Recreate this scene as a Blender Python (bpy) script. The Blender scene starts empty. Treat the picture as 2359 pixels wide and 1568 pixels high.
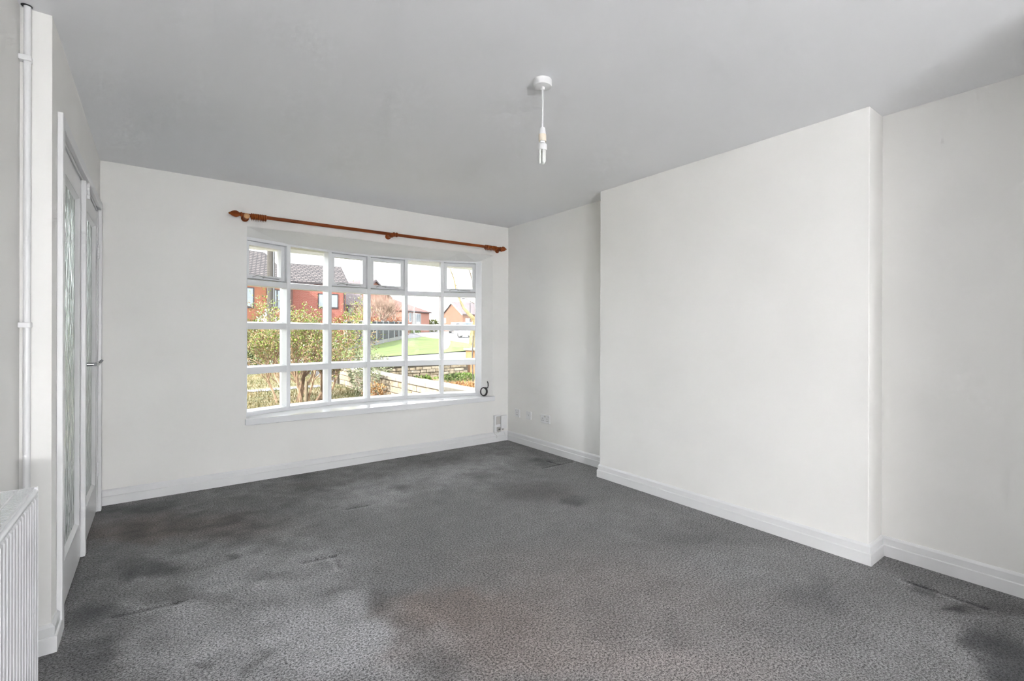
import bpy, math, random
import numpy as np
from mathutils import Vector, Matrix

# ------------------------------------------------------------------ camera, world, sun, exposure
SC = bpy.context.scene
COL = SC.collection
FPX, CX, CY, CZ = 1116.7066, 0.3124, -4.5495, 1.2056
YAW, PITCH, ROLL = 0.6716, -0.0003, 0.0024
cam_d = bpy.data.cameras.new('camera')
cam = bpy.data.objects.new('camera', cam_d); COL.objects.link(cam)
fw = Vector((math.sin(YAW) * math.cos(PITCH), math.cos(YAW) * math.cos(PITCH), math.sin(PITCH)))
rt = Vector((math.cos(YAW), -math.sin(YAW), 0)); up = rt.cross(fw)
r2 = rt * math.cos(ROLL) + up * math.sin(ROLL); u2 = -rt * math.sin(ROLL) + up * math.cos(ROLL)
cam.matrix_world = Matrix(((r2.x, u2.x, -fw.x, CX), (r2.y, u2.y, -fw.y, CY), (r2.z, u2.z, -fw.z, CZ), (0, 0, 0, 1)))
cam_d.sensor_fit = 'HORIZONTAL'; cam_d.sensor_width = 36.0
cam_d.lens = FPX * 36.0 / 2359.0
cam_d.shift_x = -70.5 / 2359.0; cam_d.shift_y = -16.06 / 2359.0
cam_d.clip_start = 0.02; cam_d.clip_end = 600
SC.camera = cam

world = bpy.data.worlds.new('world'); SC.world = world; world.use_nodes = True
bg = world.node_tree.nodes['Background']
bg.inputs[0].default_value = (0.95, 0.975, 1.0, 1); bg.inputs[1].default_value = 1.75

sun_d = bpy.data.lights.new('sun', 'SUN'); sun_d.energy = 3.4; sun_d.angle = math.radians(1.2); sun_d.color = (1.0, 0.93, 0.83)
sun = bpy.data.objects.new('sun', sun_d); COL.objects.link(sun)
sun.rotation_euler = Vector((0.78, 0.24, -0.58)).to_track_quat('-Z', 'Y').to_euler()

SC.view_settings.view_transform = 'Standard'; SC.view_settings.look = 'None'
SC.view_settings.gamma = 1.0; SC.view_settings.use_curve_mapping = False
SC.view_settings.exposure = 1.78
SC.cycles.max_bounces = 10; SC.cycles.diffuse_bounces = 5; SC.cycles.glossy_bounces = 3; SC.cycles.transmission_bounces = 6; SC.cycles.transparent_max_bounces = 12
SC.cycles.use_adaptive_sampling = True; SC.cycles.adaptive_threshold = 0.12; SC.cycles.adaptive_min_samples = 20
SC.cycles.use_denoising = True

FILL_GLOW = 70.0        # radiance of the globe light added behind the camera to brighten the room
rng = random.Random(7)
# ------------------------------------------------------------------ materials
def nodes_of(name):
    m = bpy.data.materials.new(name); m.use_nodes = True
    nt = m.node_tree
    return m, nt, nt.nodes['Principled BSDF'], nt.nodes['Material Output']

def mat(name, col, rough=0.5, var=0.05, scale=12.0, bump=0.0, bscale=120.0, metal=0.0, spec=0.5, col2=None, detail=3.0, stretch=None):
    """Noise-driven colour variation between col and col2 with fine bump."""
    m, nt, b, out = nodes_of(name)
    tc = nt.nodes.new('ShaderNodeTexCoord'); src = tc.outputs['Object']
    if stretch:
        mp = nt.nodes.new('ShaderNodeMapping'); mp.inputs['Scale'].default_value = stretch
        nt.links.new(src, mp.inputs['Vector']); src = mp.outputs['Vector']
    n = nt.nodes.new('ShaderNodeTexNoise'); n.inputs['Scale'].default_value = scale; n.inputs['Detail'].default_value = detail
    nt.links.new(src, n.inputs['Vector'])
    cr = nt.nodes.new('ShaderNodeValToRGB')
    a = [max(0, c * (1 - var)) for c in col]; c2 = [min(1, c * (1 + var)) for c in (col2 or col)]
    cr.color_ramp.elements[0].position = 0.3; cr.color_ramp.elements[1].position = 0.7
    cr.color_ramp.elements[0].color = (*a, 1); cr.color_ramp.elements[1].color = (*c2, 1)
    nt.links.new(n.outputs['Fac'], cr.inputs['Fac']); nt.links.new(cr.outputs['Color'], b.inputs['Base Color'])
    b.inputs['Roughness'].default_value = rough; b.inputs['Metallic'].default_value = metal
    b.inputs['Specular IOR Level'].default_value = spec
    if bump:
        n2 = nt.nodes.new('ShaderNodeTexNoise'); n2.inputs['Scale'].default_value = bscale; n2.inputs['Detail'].default_value = 2
        nt.links.new(src, n2.inputs['Vector'])
        bp = nt.nodes.new('ShaderNodeBump'); bp.inputs['Strength'].default_value = bump; bp.inputs['Distance'].default_value = 0.004
        nt.links.new(n2.outputs['Fac'], bp.inputs['Height']); nt.links.new(bp.outputs['Normal'], b.inputs['Normal'])
    return m

def brick_mat(name, c1, c2, mortar, w=0.225, h=0.075, ms=0.012, zs=1.0, rough=0.85, bump=0.4):
    m, nt, b, out = nodes_of(name)
    tc = nt.nodes.new('ShaderNodeTexCoord'); s = nt.nodes.new('ShaderNodeSeparateXYZ'); nt.links.new(tc.outputs['Object'], s.inputs[0])
    ad = nt.nodes.new('ShaderNodeMath'); ad.operation = 'ADD'; nt.links.new(s.outputs[0], ad.inputs[0]); nt.links.new(s.outputs[1], ad.inputs[1])
    mz = nt.nodes.new('ShaderNodeMath'); mz.operation = 'MULTIPLY'; mz.inputs[1].default_value = zs; nt.links.new(s.outputs[2], mz.inputs[0])
    cb = nt.nodes.new('ShaderNodeCombineXYZ')
    nt.links.new((s.outputs[0] if zs != 1.0 else ad.outputs[0]), cb.inputs[0]); nt.links.new(mz.outputs[0], cb.inputs[1])
    br = nt.nodes.new('ShaderNodeTexBrick'); nt.links.new(cb.outputs[0], br.inputs['Vector'])
    br.inputs['Color1'].default_value = (*c1, 1); br.inputs['Color2'].default_value = (*c2, 1); br.inputs['Mortar'].default_value = (*mortar, 1)
    br.inputs['Scale'].default_value = 1.0; br.inputs['Mortar Size'].default_value = ms; br.inputs['Mortar Smooth'].default_value = 0.2
    br.inputs['Brick Width'].default_value = w; br.inputs['Row Height'].default_value = h
    nt.links.new(br.outputs['Color'], b.inputs['Base Color']); b.inputs['Roughness'].default_value = rough
    bp = nt.nodes.new('ShaderNodeBump'); bp.inputs['Strength'].default_value = bump; bp.inputs['Distance'].default_value = 0.01; bp.invert = True
    nt.links.new(br.outputs['Fac'], bp.inputs['Height']); nt.links.new(bp.outputs['Normal'], b.inputs['Normal'])
    return m

def clear_glass(name):
    m, nt, b, out = nodes_of(name)
    nt.nodes.remove(b)
    t = nt.nodes.new('ShaderNodeBsdfTransparent'); t.inputs[0].default_value = (0.97, 0.98, 0.975, 1)
    g = nt.nodes.new('ShaderNodeBsdfGlossy'); g.inputs['Roughness'].default_value = 0.02
    n = nt.nodes.new('ShaderNodeTexNoise'); n.inputs['Scale'].default_value = 3.0
    bp = nt.nodes.new('ShaderNodeBump'); bp.inputs['Strength'].default_value = 0.02; nt.links.new(n.outputs['Fac'], bp.inputs['Height'])
    nt.links.new(bp.outputs['Normal'], g.inputs['Normal'])
    f = nt.nodes.new('ShaderNodeFresnel'); f.inputs['IOR'].default_value = 1.3
    mx = nt.nodes.new('ShaderNodeMixShader')
    nt.links.new(f.outputs[0], mx.inputs[0]); nt.links.new(t.outputs[0], mx.inputs[1]); nt.links.new(g.outputs[0], mx.inputs[2])
    nt.links.new(mx.outputs[0], out.inputs['Surface'])
    return m

def obscure_glass(name):
    m, nt, b, out = nodes_of(name)
    b.inputs['Base Color'].default_value = (0.80, 0.88, 0.84, 1); b.inputs['Transmission Weight'].default_value = 0.75
    b.inputs['Roughness'].default_value = 0.05; b.inputs['IOR'].default_value = 1.5
    tc = nt.nodes.new('ShaderNodeTexCoord'); mp = nt.nodes.new('ShaderNodeMapping'); mp.inputs['Scale'].default_value = (1, 1.0, 0.28)
    nt.links.new(tc.outputs['Object'], mp.inputs[0])
    v = nt.nodes.new('ShaderNodeTexVoronoi'); v.inputs['Scale'].default_value = 42; v.feature = 'SMOOTH_F1'
    nt.links.new(mp.outputs[0], v.inputs['Vector'])
    bp = nt.nodes.new('ShaderNodeBump'); bp.inputs['Strength'].default_value = 1.0; bp.inputs['Distance'].default_value = 0.02
    nt.links.new(v.outputs['Distance'], bp.inputs['Height']); nt.links.new(bp.outputs['Normal'], b.inputs['Normal'])
    return m

def carpet_mat():
    m, nt, b, out = nodes_of('grey_carpet')
    L = nt.links.new
    tc = nt.nodes.new('ShaderNodeTexCoord')
    n1 = nt.nodes.new('ShaderNodeTexNoise'); n1.inputs['Scale'].default_value = 115; n1.inputs['Detail'].default_value = 3; n1.inputs['Roughness'].default_value = 1.0
    L(tc.outputs['Object'], n1.inputs['Vector'])
    n2 = nt.nodes.new('ShaderNodeTexNoise'); n2.inputs['Scale'].default_value = 9; n2.inputs['Detail'].default_value = 3; n2.inputs['Roughness'].default_value = 0.65
    L(tc.outputs['Object'], n2.inputs['Vector'])
    at = nt.nodes.new('ShaderNodeAttribute'); at.attribute_name = 'nap'
    aw = nt.nodes.new('ShaderNodeAttribute'); aw.attribute_name = 'warm'
    gr = nt.nodes.new('ShaderNodeValToRGB')
    gr.color_ramp.elements[0].position = 0.40; gr.color_ramp.elements[1].position = 0.60
    gr.color_ramp.elements[0].color = (0.16, 0.16, 0.16, 1); gr.color_ramp.elements[1].color = (1.95, 1.95, 1.95, 1)
    L(n1.outputs['Fac'], gr.inputs['Fac'])
    # nap + clumping -> tone
    s = nt.nodes.new('ShaderNodeMath'); s.operation = 'SUBTRACT'; s.inputs[1].default_value = 0.5; L(n2.outputs['Fac'], s.inputs[0])
    mu = nt.nodes.new('ShaderNodeMath'); mu.operation = 'MULTIPLY_ADD'; mu.inputs[1].default_value = 0.4; L(s.outputs[0], mu.inputs[0]); L(at.outputs['Fac'], mu.inputs[2])
    mr = nt.nodes.new('ShaderNodeMapRange'); mr.inputs['From Min'].default_value = -1; mr.inputs['From Max'].default_value = 1
    mr.inputs['To Min'].default_value = 0; mr.inputs['To Max'].default_value = 1; L(mu.outputs[0], mr.inputs['Value'])
    cr = nt.nodes.new('ShaderNodeValToRGB'); e = cr.color_ramp.elements
    e[0].position = 0.0; e[0].color = (0.032, 0.033, 0.038, 1); e[1].position = 1.0; e[1].color = (0.42, 0.415, 0.43, 1)
    k = e.new(0.5); k.color = (0.200, 0.196, 0.200, 1)
    L(mr.outputs[0], cr.inputs['Fac'])
    wm = nt.nodes.new('ShaderNodeMix'); wm.data_type = 'RGBA'; wm.blend_type = 'MULTIPLY'
    wm.inputs[7].default_value = (1.12, 0.96, 0.88, 1); L(aw.outputs['Fac'], wm.inputs[0]); L(cr.outputs[0], wm.inputs[6])
    g2 = nt.nodes.new('ShaderNodeMix'); g2.data_type = 'RGBA'; g2.blend_type = 'MULTIPLY'; g2.inputs[0].default_value = 1.0
    L(wm.outputs[2], g2.inputs[6]); L(gr.outputs[0], g2.inputs[7])
    L(g2.outputs[2], b.inputs['Base Color']); b.inputs['Roughness'].default_value = 0.95; b.inputs['Specular IOR Level'].default_value = 0.15
    b.inputs['Sheen Weight'].default_value = 0.15
    bp = nt.nodes.new('ShaderNodeBump'); bp.inputs['Strength'].default_value = 0.7; bp.inputs['Distance'].default_value = 0.006
    L(n1.outputs['Fac'], bp.inputs['Height']); L(bp.outputs['Normal'], b.inputs['Normal'])
    return m

M = {}
M['wall'] = mat('wall_paint', (0.915, 0.905, 0.885), 0.75, 0.012, 3, detail=0)
M['ceil'] = mat('ceiling_paint', (0.925, 0.93, 0.95), 0.85, 0.012, 2, detail=0)
M['gloss'] = mat('white_gloss', (0.84, 0.84, 0.85), 0.28, 0.01, 4, detail=0)
M['frame'] = mat('window_white', (0.84, 0.85, 0.87), 0.30, 0.01, 5, detail=0)
M['sill'] = mat('sill_white', (0.90, 0.905, 0.925), 0.07, 0.008, 4, spec=0.8)
M['plastic'] = mat('white_plastic', (0.84, 0.84, 0.85), 0.35, 0.01, 20)
M['plastic_grey'] = mat('grey_plastic', (0.60, 0.58, 0.56), 0.4, 0.02, 20)
M['dark'] = mat('dark_slot', (0.03, 0.03, 0.035), 0.5, 0.05, 20)
M['cream_ring'] = mat('cream_plastic', (0.82, 0.74, 0.62), 0.4, 0.02, 20)
M['tube'] = mat('lamp_tube', (0.90, 0.91, 0.88), 0.25, 0.01, 20)
M['wood'] = mat('red_wood', (0.20, 0.037, 0.004), 0.45, 0.25, 14, 0.05, 60, spec=0.3, stretch=(0.2, 1, 1), col2=(0.28, 0.062, 0.008))
M['wood_pale'] = mat('pale_wood', (0.62, 0.34, 0.15), 0.4, 0.15, 20)
M['brass'] = mat('brass_eye', (0.35, 0.2, 0.07), 0.35, 0.05, 20, metal=0.8)
M['chrome'] = mat('chrome', (0.42, 0.43, 0.45), 0.18, 0.02, 20, metal=1.0)
M['copper'] = mat('copper_stain', (0.78, 0.66, 0.60), 0.4, 0.08, 6, stretch=(1, 1, 0.3))
M['cable'] = mat('dark_cable', (0.05, 0.045, 0.05), 0.5, 0.1, 40)
M['steel'] = mat('stay_metal', (0.50, 0.50, 0.51), 0.4, 0.04, 30, metal=0.5)
M['glass'] = clear_glass('clear_glass')
M['obscure'] = obscure_glass('obscure_glass')
M['rad'] = mat('radiator_white', (0.84, 0.84, 0.86), 0.3, 0.01, 10)
M['carpet'] = carpet_mat()

M['render_wall'] = mat('outer_render', (0.55, 0.5, 0.42), 0.9, 0.08, 6, 0.2, 50)
M['soffit'] = mat('cream_soffit', (0.62, 0.60, 0.52), 0.6, 0.04, 6)
M['lawn'] = mat('verge_grass', (0.065, 0.110, 0.014), 0.95, 0.2, 3.0, 0.6, 30, col2=(0.12, 0.17, 0.03), detail=8)
M['garden'] = mat('garden_soil_grass', (0.10, 0.12, 0.04), 0.95, 0.3, 5.0, 0.6, 30, col2=(0.24, 0.19, 0.11), detail=8)
M['rear'] = mat('rear_lawn', (0.10, 0.14, 0.04), 0.95, 0.2, 2.0, col2=(0.14, 0.17, 0.06))
M['road'] = mat('road_asphalt', (0.20, 0.20, 0.215), 0.9, 0.06, 2.0, 0.2, 60)
M['pave'] = mat('pavement', (0.15, 0.147, 0.16), 0.9, 0.08, 2.0, 0.2, 60)
M['path'] = mat('tarmac_path', (0.095, 0.092, 0.11), 0.9, 0.1, 2.0, 0.2, 60)
M['kerb'] = mat('kerb_stone', (0.3, 0.29, 0.28), 0.85, 0.08, 4)
M['paint'] = mat('road_paint', (0.55, 0.55, 0.55), 0.7, 0.05, 6)
M['stone'] = mat('pale_stone', (0.36, 0.30, 0.23), 0.9, 0.2, 9, 0.5, 40, col2=(0.46, 0.38, 0.30), detail=6)
M['stone_b'] = mat('tan_stone', (0.30, 0.235, 0.16), 0.9, 0.25, 9, 0.5, 40, col2=(0.40, 0.31, 0.22), detail=6)
M['rubble'] = mat('rubble_stone', (0.17, 0.135, 0.095), 0.95, 0.3, 10, 0.6, 40, col2=(0.30, 0.25, 0.18), detail=7)
M['rubble_b'] = mat('rubble_stone_grey', (0.25, 0.22, 0.18), 0.95, 0.3, 10, 0.6, 40, col2=(0.36, 0.31, 0.24), detail=7)
M['mortar'] = mat('dark_mortar', (0.12, 0.10, 0.075), 0.95, 0.15, 12)
M['coping'] = mat('coping_stone', (0.38, 0.34, 0.295), 0.9, 0.12, 8, 0.4, 40, detail=6)
M['pier'] = mat('orange_pier', (0.42, 0.22, 0.10), 0.9, 0.1, 8, 0.3, 40)
M['bark'] = mat('shrub_bark', (0.10, 0.062, 0.038), 0.9, 0.3, 20, 0.5, 80, col2=(0.20, 0.13, 0.085))
M['twig'] = mat('shrub_twig', (0.26, 0.165, 0.105), 0.9, 0.3, 14, col2=(0.40, 0.28, 0.19))
M['leaf'] = mat('lime_leaf', (0.13, 0.20, 0.018), 0.6, 0.25, 6, col2=(0.23, 0.32, 0.05))
M['leaf_dry'] = mat('tan_leaf', (0.25, 0.16, 0.08), 0.8, 0.3, 6, col2=(0.36, 0.24, 0.14))
M['leaf_pale'] = mat('pale_leaf', (0.18, 0.22, 0.11), 0.6, 0.2, 6, col2=(0.34, 0.36, 0.24))
M['conifer'] = mat('conifer_green', (0.045, 0.07, 0.02), 0.85, 0.4, 5, col2=(0.15, 0.17, 0.04))
M['hedge_red'] = mat('beech_leaf', (0.24, 0.085, 0.045), 0.85, 0.3, 4, col2=(0.36, 0.16, 0.085))
M['ashtwig'] = mat('bare_twig', (0.33, 0.225, 0.18), 0.9, 0.2, 4, col2=(0.43, 0.31, 0.25))
M['trunk_dark'] = mat('pollard_bark', (0.085, 0.065, 0.05), 0.95, 0.3, 5, col2=(0.16, 0.13, 0.095))
M['palebranch'] = mat('pale_branch', (0.26, 0.21, 0.145), 0.9, 0.2, 5)
M['yellowbark'] = mat('mossy_bark', (0.19, 0.15, 0.055), 0.9, 0.3, 8, 0.4, 40, col2=(0.26, 0.21, 0.10))
M['greenhedge'] = mat('green_hedge', (0.07, 0.12, 0.02), 0.9, 0.35, 3, col2=(0.13, 0.20, 0.035))
M['orangeleaf'] = mat('orange_leaf', (0.28, 0.12, 0.045), 0.8, 0.3, 6, col2=(0.40, 0.24, 0.10))
M['fence'] = mat('black_fence', (0.022, 0.025, 0.032), 0.8, 0.2, 5, 0.3, 30, stretch=(1, 1, 6))
M['post'] = mat('concrete_post', (0.30, 0.31, 0.32), 0.9, 0.08, 6)
M['gravelboard'] = mat('gravel_board', (0.20, 0.20, 0.185), 0.9, 0.15, 6)
M['pole'] = mat('pole_wood', (0.075, 0.068, 0.062), 0.9, 0.2, 10, stretch=(3, 3, 0.3))
M['brickA'] = brick_mat('orange_brick', (0.30, 0.085, 0.045), (0.34, 0.105, 0.055), (0.33, 0.17, 0.11))
M['brickB'] = brick_mat('red_brick', (0.26, 0.058, 0.042), (0.31, 0.075, 0.055), (0.36, 0.20, 0.165))
M['brickC'] = brick_mat('pink_brick', (0.30, 0.12, 0.085), (0.34, 0.145, 0.11), (0.34, 0.20, 0.16))
M['brickE'] = brick_mat('far_orange_brick', (0.23, 0.095, 0.05), (0.26, 0.115, 0.065), (0.25, 0.14, 0.09))
M['tileA'] = brick_mat('grey_roof_tile', (0.105, 0.088, 0.090), (0.135, 0.112, 0.112), (0.022, 0.018, 0.022), 0.34, 0.17, 0.045, 1.001, 0.8)
M['tileR'] = brick_mat('red_roof_tile', (0.21, 0.065, 0.055), (0.24, 0.08, 0.07), (0.12, 0.035, 0.03), 0.32, 0.16, 0.02, 1.001, 0.8)
M['tileP'] = brick_mat('purple_roof_tile', (0.13, 0.105, 0.115), (0.155, 0.125, 0.135), (0.07, 0.055, 0.06), 0.32, 0.16, 0.02, 1.001, 0.8)
M['frame_dark'] = mat('dark_window_frame', (0.035, 0.025, 0.03), 0.5, 0.1, 5)
M['frame_white'] = mat('white_window_frame', (0.5, 0.5, 0.5), 0.5, 0.03, 5)
M['pane_sky'] = mat('sky_reflecting_pane', (0.22, 0.26, 0.29), 0.06, 0.08, 0.5, spec=0.9)
M['bay_grey'] = mat('grey_lead', (0.24, 0.24, 0.26), 0.6, 0.1, 4)
M['render_white'] = mat('white_render', (0.42, 0.42, 0.42), 0.9, 0.04, 3)
M['car_white'] = mat('white_car_paint', (0.55, 0.56, 0.57), 0.25, 0.02, 3)
M['car_silver'] = mat('silver_car_paint', (0.30, 0.28, 0.25), 0.3, 0.03, 3, metal=0.3)
M['car_glass'] = mat('car_window', (0.13, 0.16, 0.19), 0.1, 0.05, 3)
M['tyre'] = mat('tyre_rubber', (0.02, 0.02, 0.02), 0.8, 0.1, 20)
M['lamp_post'] = mat('grey_lamp_post', (0.25, 0.26, 0.26), 0.6, 0.05, 4)
M['hall_wall'] = mat('hall_paint', (0.80, 0.84, 0.80), 0.8, 0.03, 3)
M['hall_floor'] = mat('hall_carpet', (0.10, 0.12, 0.12), 0.95, 0.2, 40)

M['blade'] = mat('grass_blade', (0.09, 0.13, 0.025), 0.8, 0.2, 1.2, col2=(0.26, 0.19, 0.10), detail=4)
OUT = 0.74     # outdoor colours darkened to offset the brightened sky and sun
for k in ('lawn garden rear road pave path kerb paint stone stone_b rubble rubble_b mortar coping pier bark twig leaf leaf_dry leaf_pale conifer hedge_red ashtwig trunk_dark palebranch yellowbark '
          'greenhedge orangeleaf fence post gravelboard pole brickA brickB brickC brickE tileA tileR tileP frame_dark frame_white pane_sky bay_grey render_white car_white car_silver car_glass lamp_post blade render_wall').split():
    for n in M[k].node_tree.nodes:
        if n.type == 'VALTORGB':
            for e in n.color_ramp.elements: e.color = (*[c * OUT for c in e.color[:3]], 1)
        elif n.type == 'TEX_BRICK':
            for q in ('Color1', 'Color2', 'Mortar'): n.inputs[q].default_value = (*[c * OUT for c in n.inputs[q].default_value[:3]], 1)

# ------------------------------------------------------------------ mesh building
ORG = {}
class B:
    def __init__(s): s.v = []; s.f = []
    def add(s, vs, fs):
        n = len(s.v); s.v += [tuple(p) for p in vs]; s.f += [tuple(i + n for i in f) for f in fs]; return s
    def box(s, x0, x1, y0, y1, z0, z1):
        v = [(x0, y0, z0), (x1, y0, z0), (x1, y1, z0), (x0, y1, z0), (x0, y0, z1), (x1, y0, z1), (x1, y1, z1), (x0, y1, z1)]
        return s.add(v, [(0, 3, 2, 1), (4, 5, 6, 7), (0, 1, 5, 4), (1, 2, 6, 5), (2, 3, 7, 6), (3, 0, 4, 7)])
    def obox(s, o, t, n, a0, a1, b0, b1, z0, z1):
        """box in a frame: origin o(x,y), tangent t, normal n."""
        def P(a, b, z): return (o[0] + t[0] * a + n[0] * b, o[1] + t[1] * a + n[1] * b, z)
        v = [P(a0, b0, z0), P(a1, b0, z0), P(a1, b1, z0), P(a0, b1, z0), P(a0, b0, z1), P(a1, b0, z1), P(a1, b1, z1), P(a0, b1, z1)]
        return s.add(v, [(0, 3, 2, 1), (4, 5, 6, 7), (0, 1, 5, 4), (1, 2, 6, 5), (2, 3, 7, 6), (3, 0, 4, 7)])
    def prism(s, poly, z0, z1):
        n = len(poly)
        v = [(x, y, z0) for x, y in poly] + [(x, y, z1) for x, y in poly]
        return s.add(v, [tuple(range(n - 1, -1, -1)), tuple(range(n, 2 * n))] + [(i, (i + 1) % n, n + (i + 1) % n, n + i) for i in range(n)])
    def hull(s, A, C):
        """two matching polygons (3-D) joined by sides and capped."""
        n = len(A)
        return s.add(list(A) + list(C), [tuple(range(n - 1, -1, -1)), tuple(range(n, 2 * n))] + [(i, (i + 1) % n, n + (i + 1) % n, n + i) for i in range(n)])
    def tube(s, pts, rad, n=8, cap=True):
        pts = [Vector(p) for p in pts]; m = len(pts)
        if not hasattr(rad, '__len__'): rad = [rad] * m
        rings = []; ref = None
        for i, p in enumerate(pts):
            d = (pts[min(i + 1, m - 1)] - pts[max(i - 1, 0)])
            d = d.normalized() if d.length > 1e-9 else Vector((0, 0, 1))
            if ref is None: ref = Vector((0, 0, 1)) if abs(d.z) < 0.9 else Vector((1, 0, 0))
            a = d.cross(ref).normalized(); b = d.cross(a).normalized(); ref = a.cross(d)
            rings.append([p + (a * math.cos(2 * math.pi * k / n) + b * math.sin(2 * math.pi * k / n)) * rad[i] for k in range(n)])
        v = [q for r in rings for q in r]
        f = [(i * n + k, i * n + (k + 1) % n, (i + 1) * n + (k + 1) % n, (i + 1) * n + k) for i in range(m - 1) for k in range(n)]
        if cap: f += [tuple(range(n - 1, -1, -1)), tuple(range((m - 1) * n, m * n))]
        return s.add(v, f)
    def lathe(s, prof, o, ax='z', n=24):
        """prof: (r, h) along axis ax from origin o."""
        v = []
        for r, h in prof:
            for k in range(n):
                c, q = r * math.cos(2 * math.pi * k / n), r * math.sin(2 * math.pi * k / n)
                v.append({'z': (o[0] + c, o[1] + q, o[2] + h), 'x': (o[0] + h, o[1] + c, o[2] + q), 'y': (o[0] + q, o[1] + h, o[2] + c)}[ax])
        m = len(prof)
        f = [(i * n + k, i * n + (k + 1) % n, (i + 1) * n + (k + 1) % n, (i + 1) * n + k) for i in range(m - 1) for k in range(n)]
        f += [tuple(range(n - 1, -1, -1)), tuple(range((m - 1) * n, m * n))]
        return s.add(v, f)
    def leaf(s, p, d, w, l):
        d = Vector(d).normalized(); a = d.cross(Vector((rng.uniform(-1, 1), rng.uniform(-1, 1), rng.uniform(-1, 1))))
        if a.length < 1e-3: a = d.cross(Vector((1, 0.3, 0)))
        a = a.normalized() * w * 0.5; p = Vector(p); k = a.cross(d).normalized() * w * 0.2
        return s.add([p, p + d * l * 0.5 + a + k, p + d * l, p + d * l * 0.5 - a + k], [(0, 1, 2), (0, 2, 3)])
    def build(s, name, m, parent=None, org=None, smooth=None, bevel=0, local=False, uvfix=True):
        me = bpy.data.meshes.new(name)
        o = Vector((0, 0, 0)) if local else (ORG[parent.name] if parent else Vector(org) if org else Vector((0, 0, 0)))
        me.from_pydata([(x - o.x, y - o.y, z - o.z) for x, y, z in s.v], [], s.f)
        me.validate(); me.update()
        import bmesh
        bm = bmesh.new(); bm.from_mesh(me); bmesh.ops.recalc_face_normals(bm, faces=bm.faces); bm.to_mesh(me); bm.free()
        if smooth:
            me.shade_smooth(); me.set_sharp_from_angle(angle=math.radians(smooth))
        me.materials.append(M[m] if isinstance(m, str) else m)
        ob = bpy.data.objects.new(name, me); COL.objects.link(ob)
        if parent: ob.parent = parent
        else: ob.location = o
        ORG[ob.name] = o
        if bevel:
            bv = ob.modifiers.new('bevel', 'BEVEL'); bv.width = bevel; bv.segments = 2; bv.limit_method = 'ANGLE'
        return ob

def tag(o, label=None, cat=None, group=None, kind=None):
    if label: o['label'] = label
    if cat: o['category'] = cat
    if group: o['group'] = group
    if kind: o['kind'] = kind
    return o
def empty(name, loc, rz=0.0):
    e = bpy.data.objects.new(name, None); COL.objects.link(e); e.location = loc; e.rotation_euler.z = rz
    e.empty_display_size = 0.1; ORG[e.name] = Vector(loc); return e
def struct(o, label): return tag(o, label, kind='structure')
def dup(o, loc, parent=None):
    c = o.copy(); COL.objects.link(c); c.location = loc
    if parent: c.parent = parent
    for ch in list(o.children):
        d = ch.copy(); COL.objects.link(d); d.parent = c
    return c

# ------------------------------------------------------------------ the room
H = 2.4; XR = 3.428; XC = 3.231; Y1 = -1.655; Y2 = -3.626; YN = -1.961; XL = -0.084; YR = -9.2
OX0, OX1, OZ0, OZ1 = 0.876, 3.222, 0.46, 2.063      # bow window opening in the far wall

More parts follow.
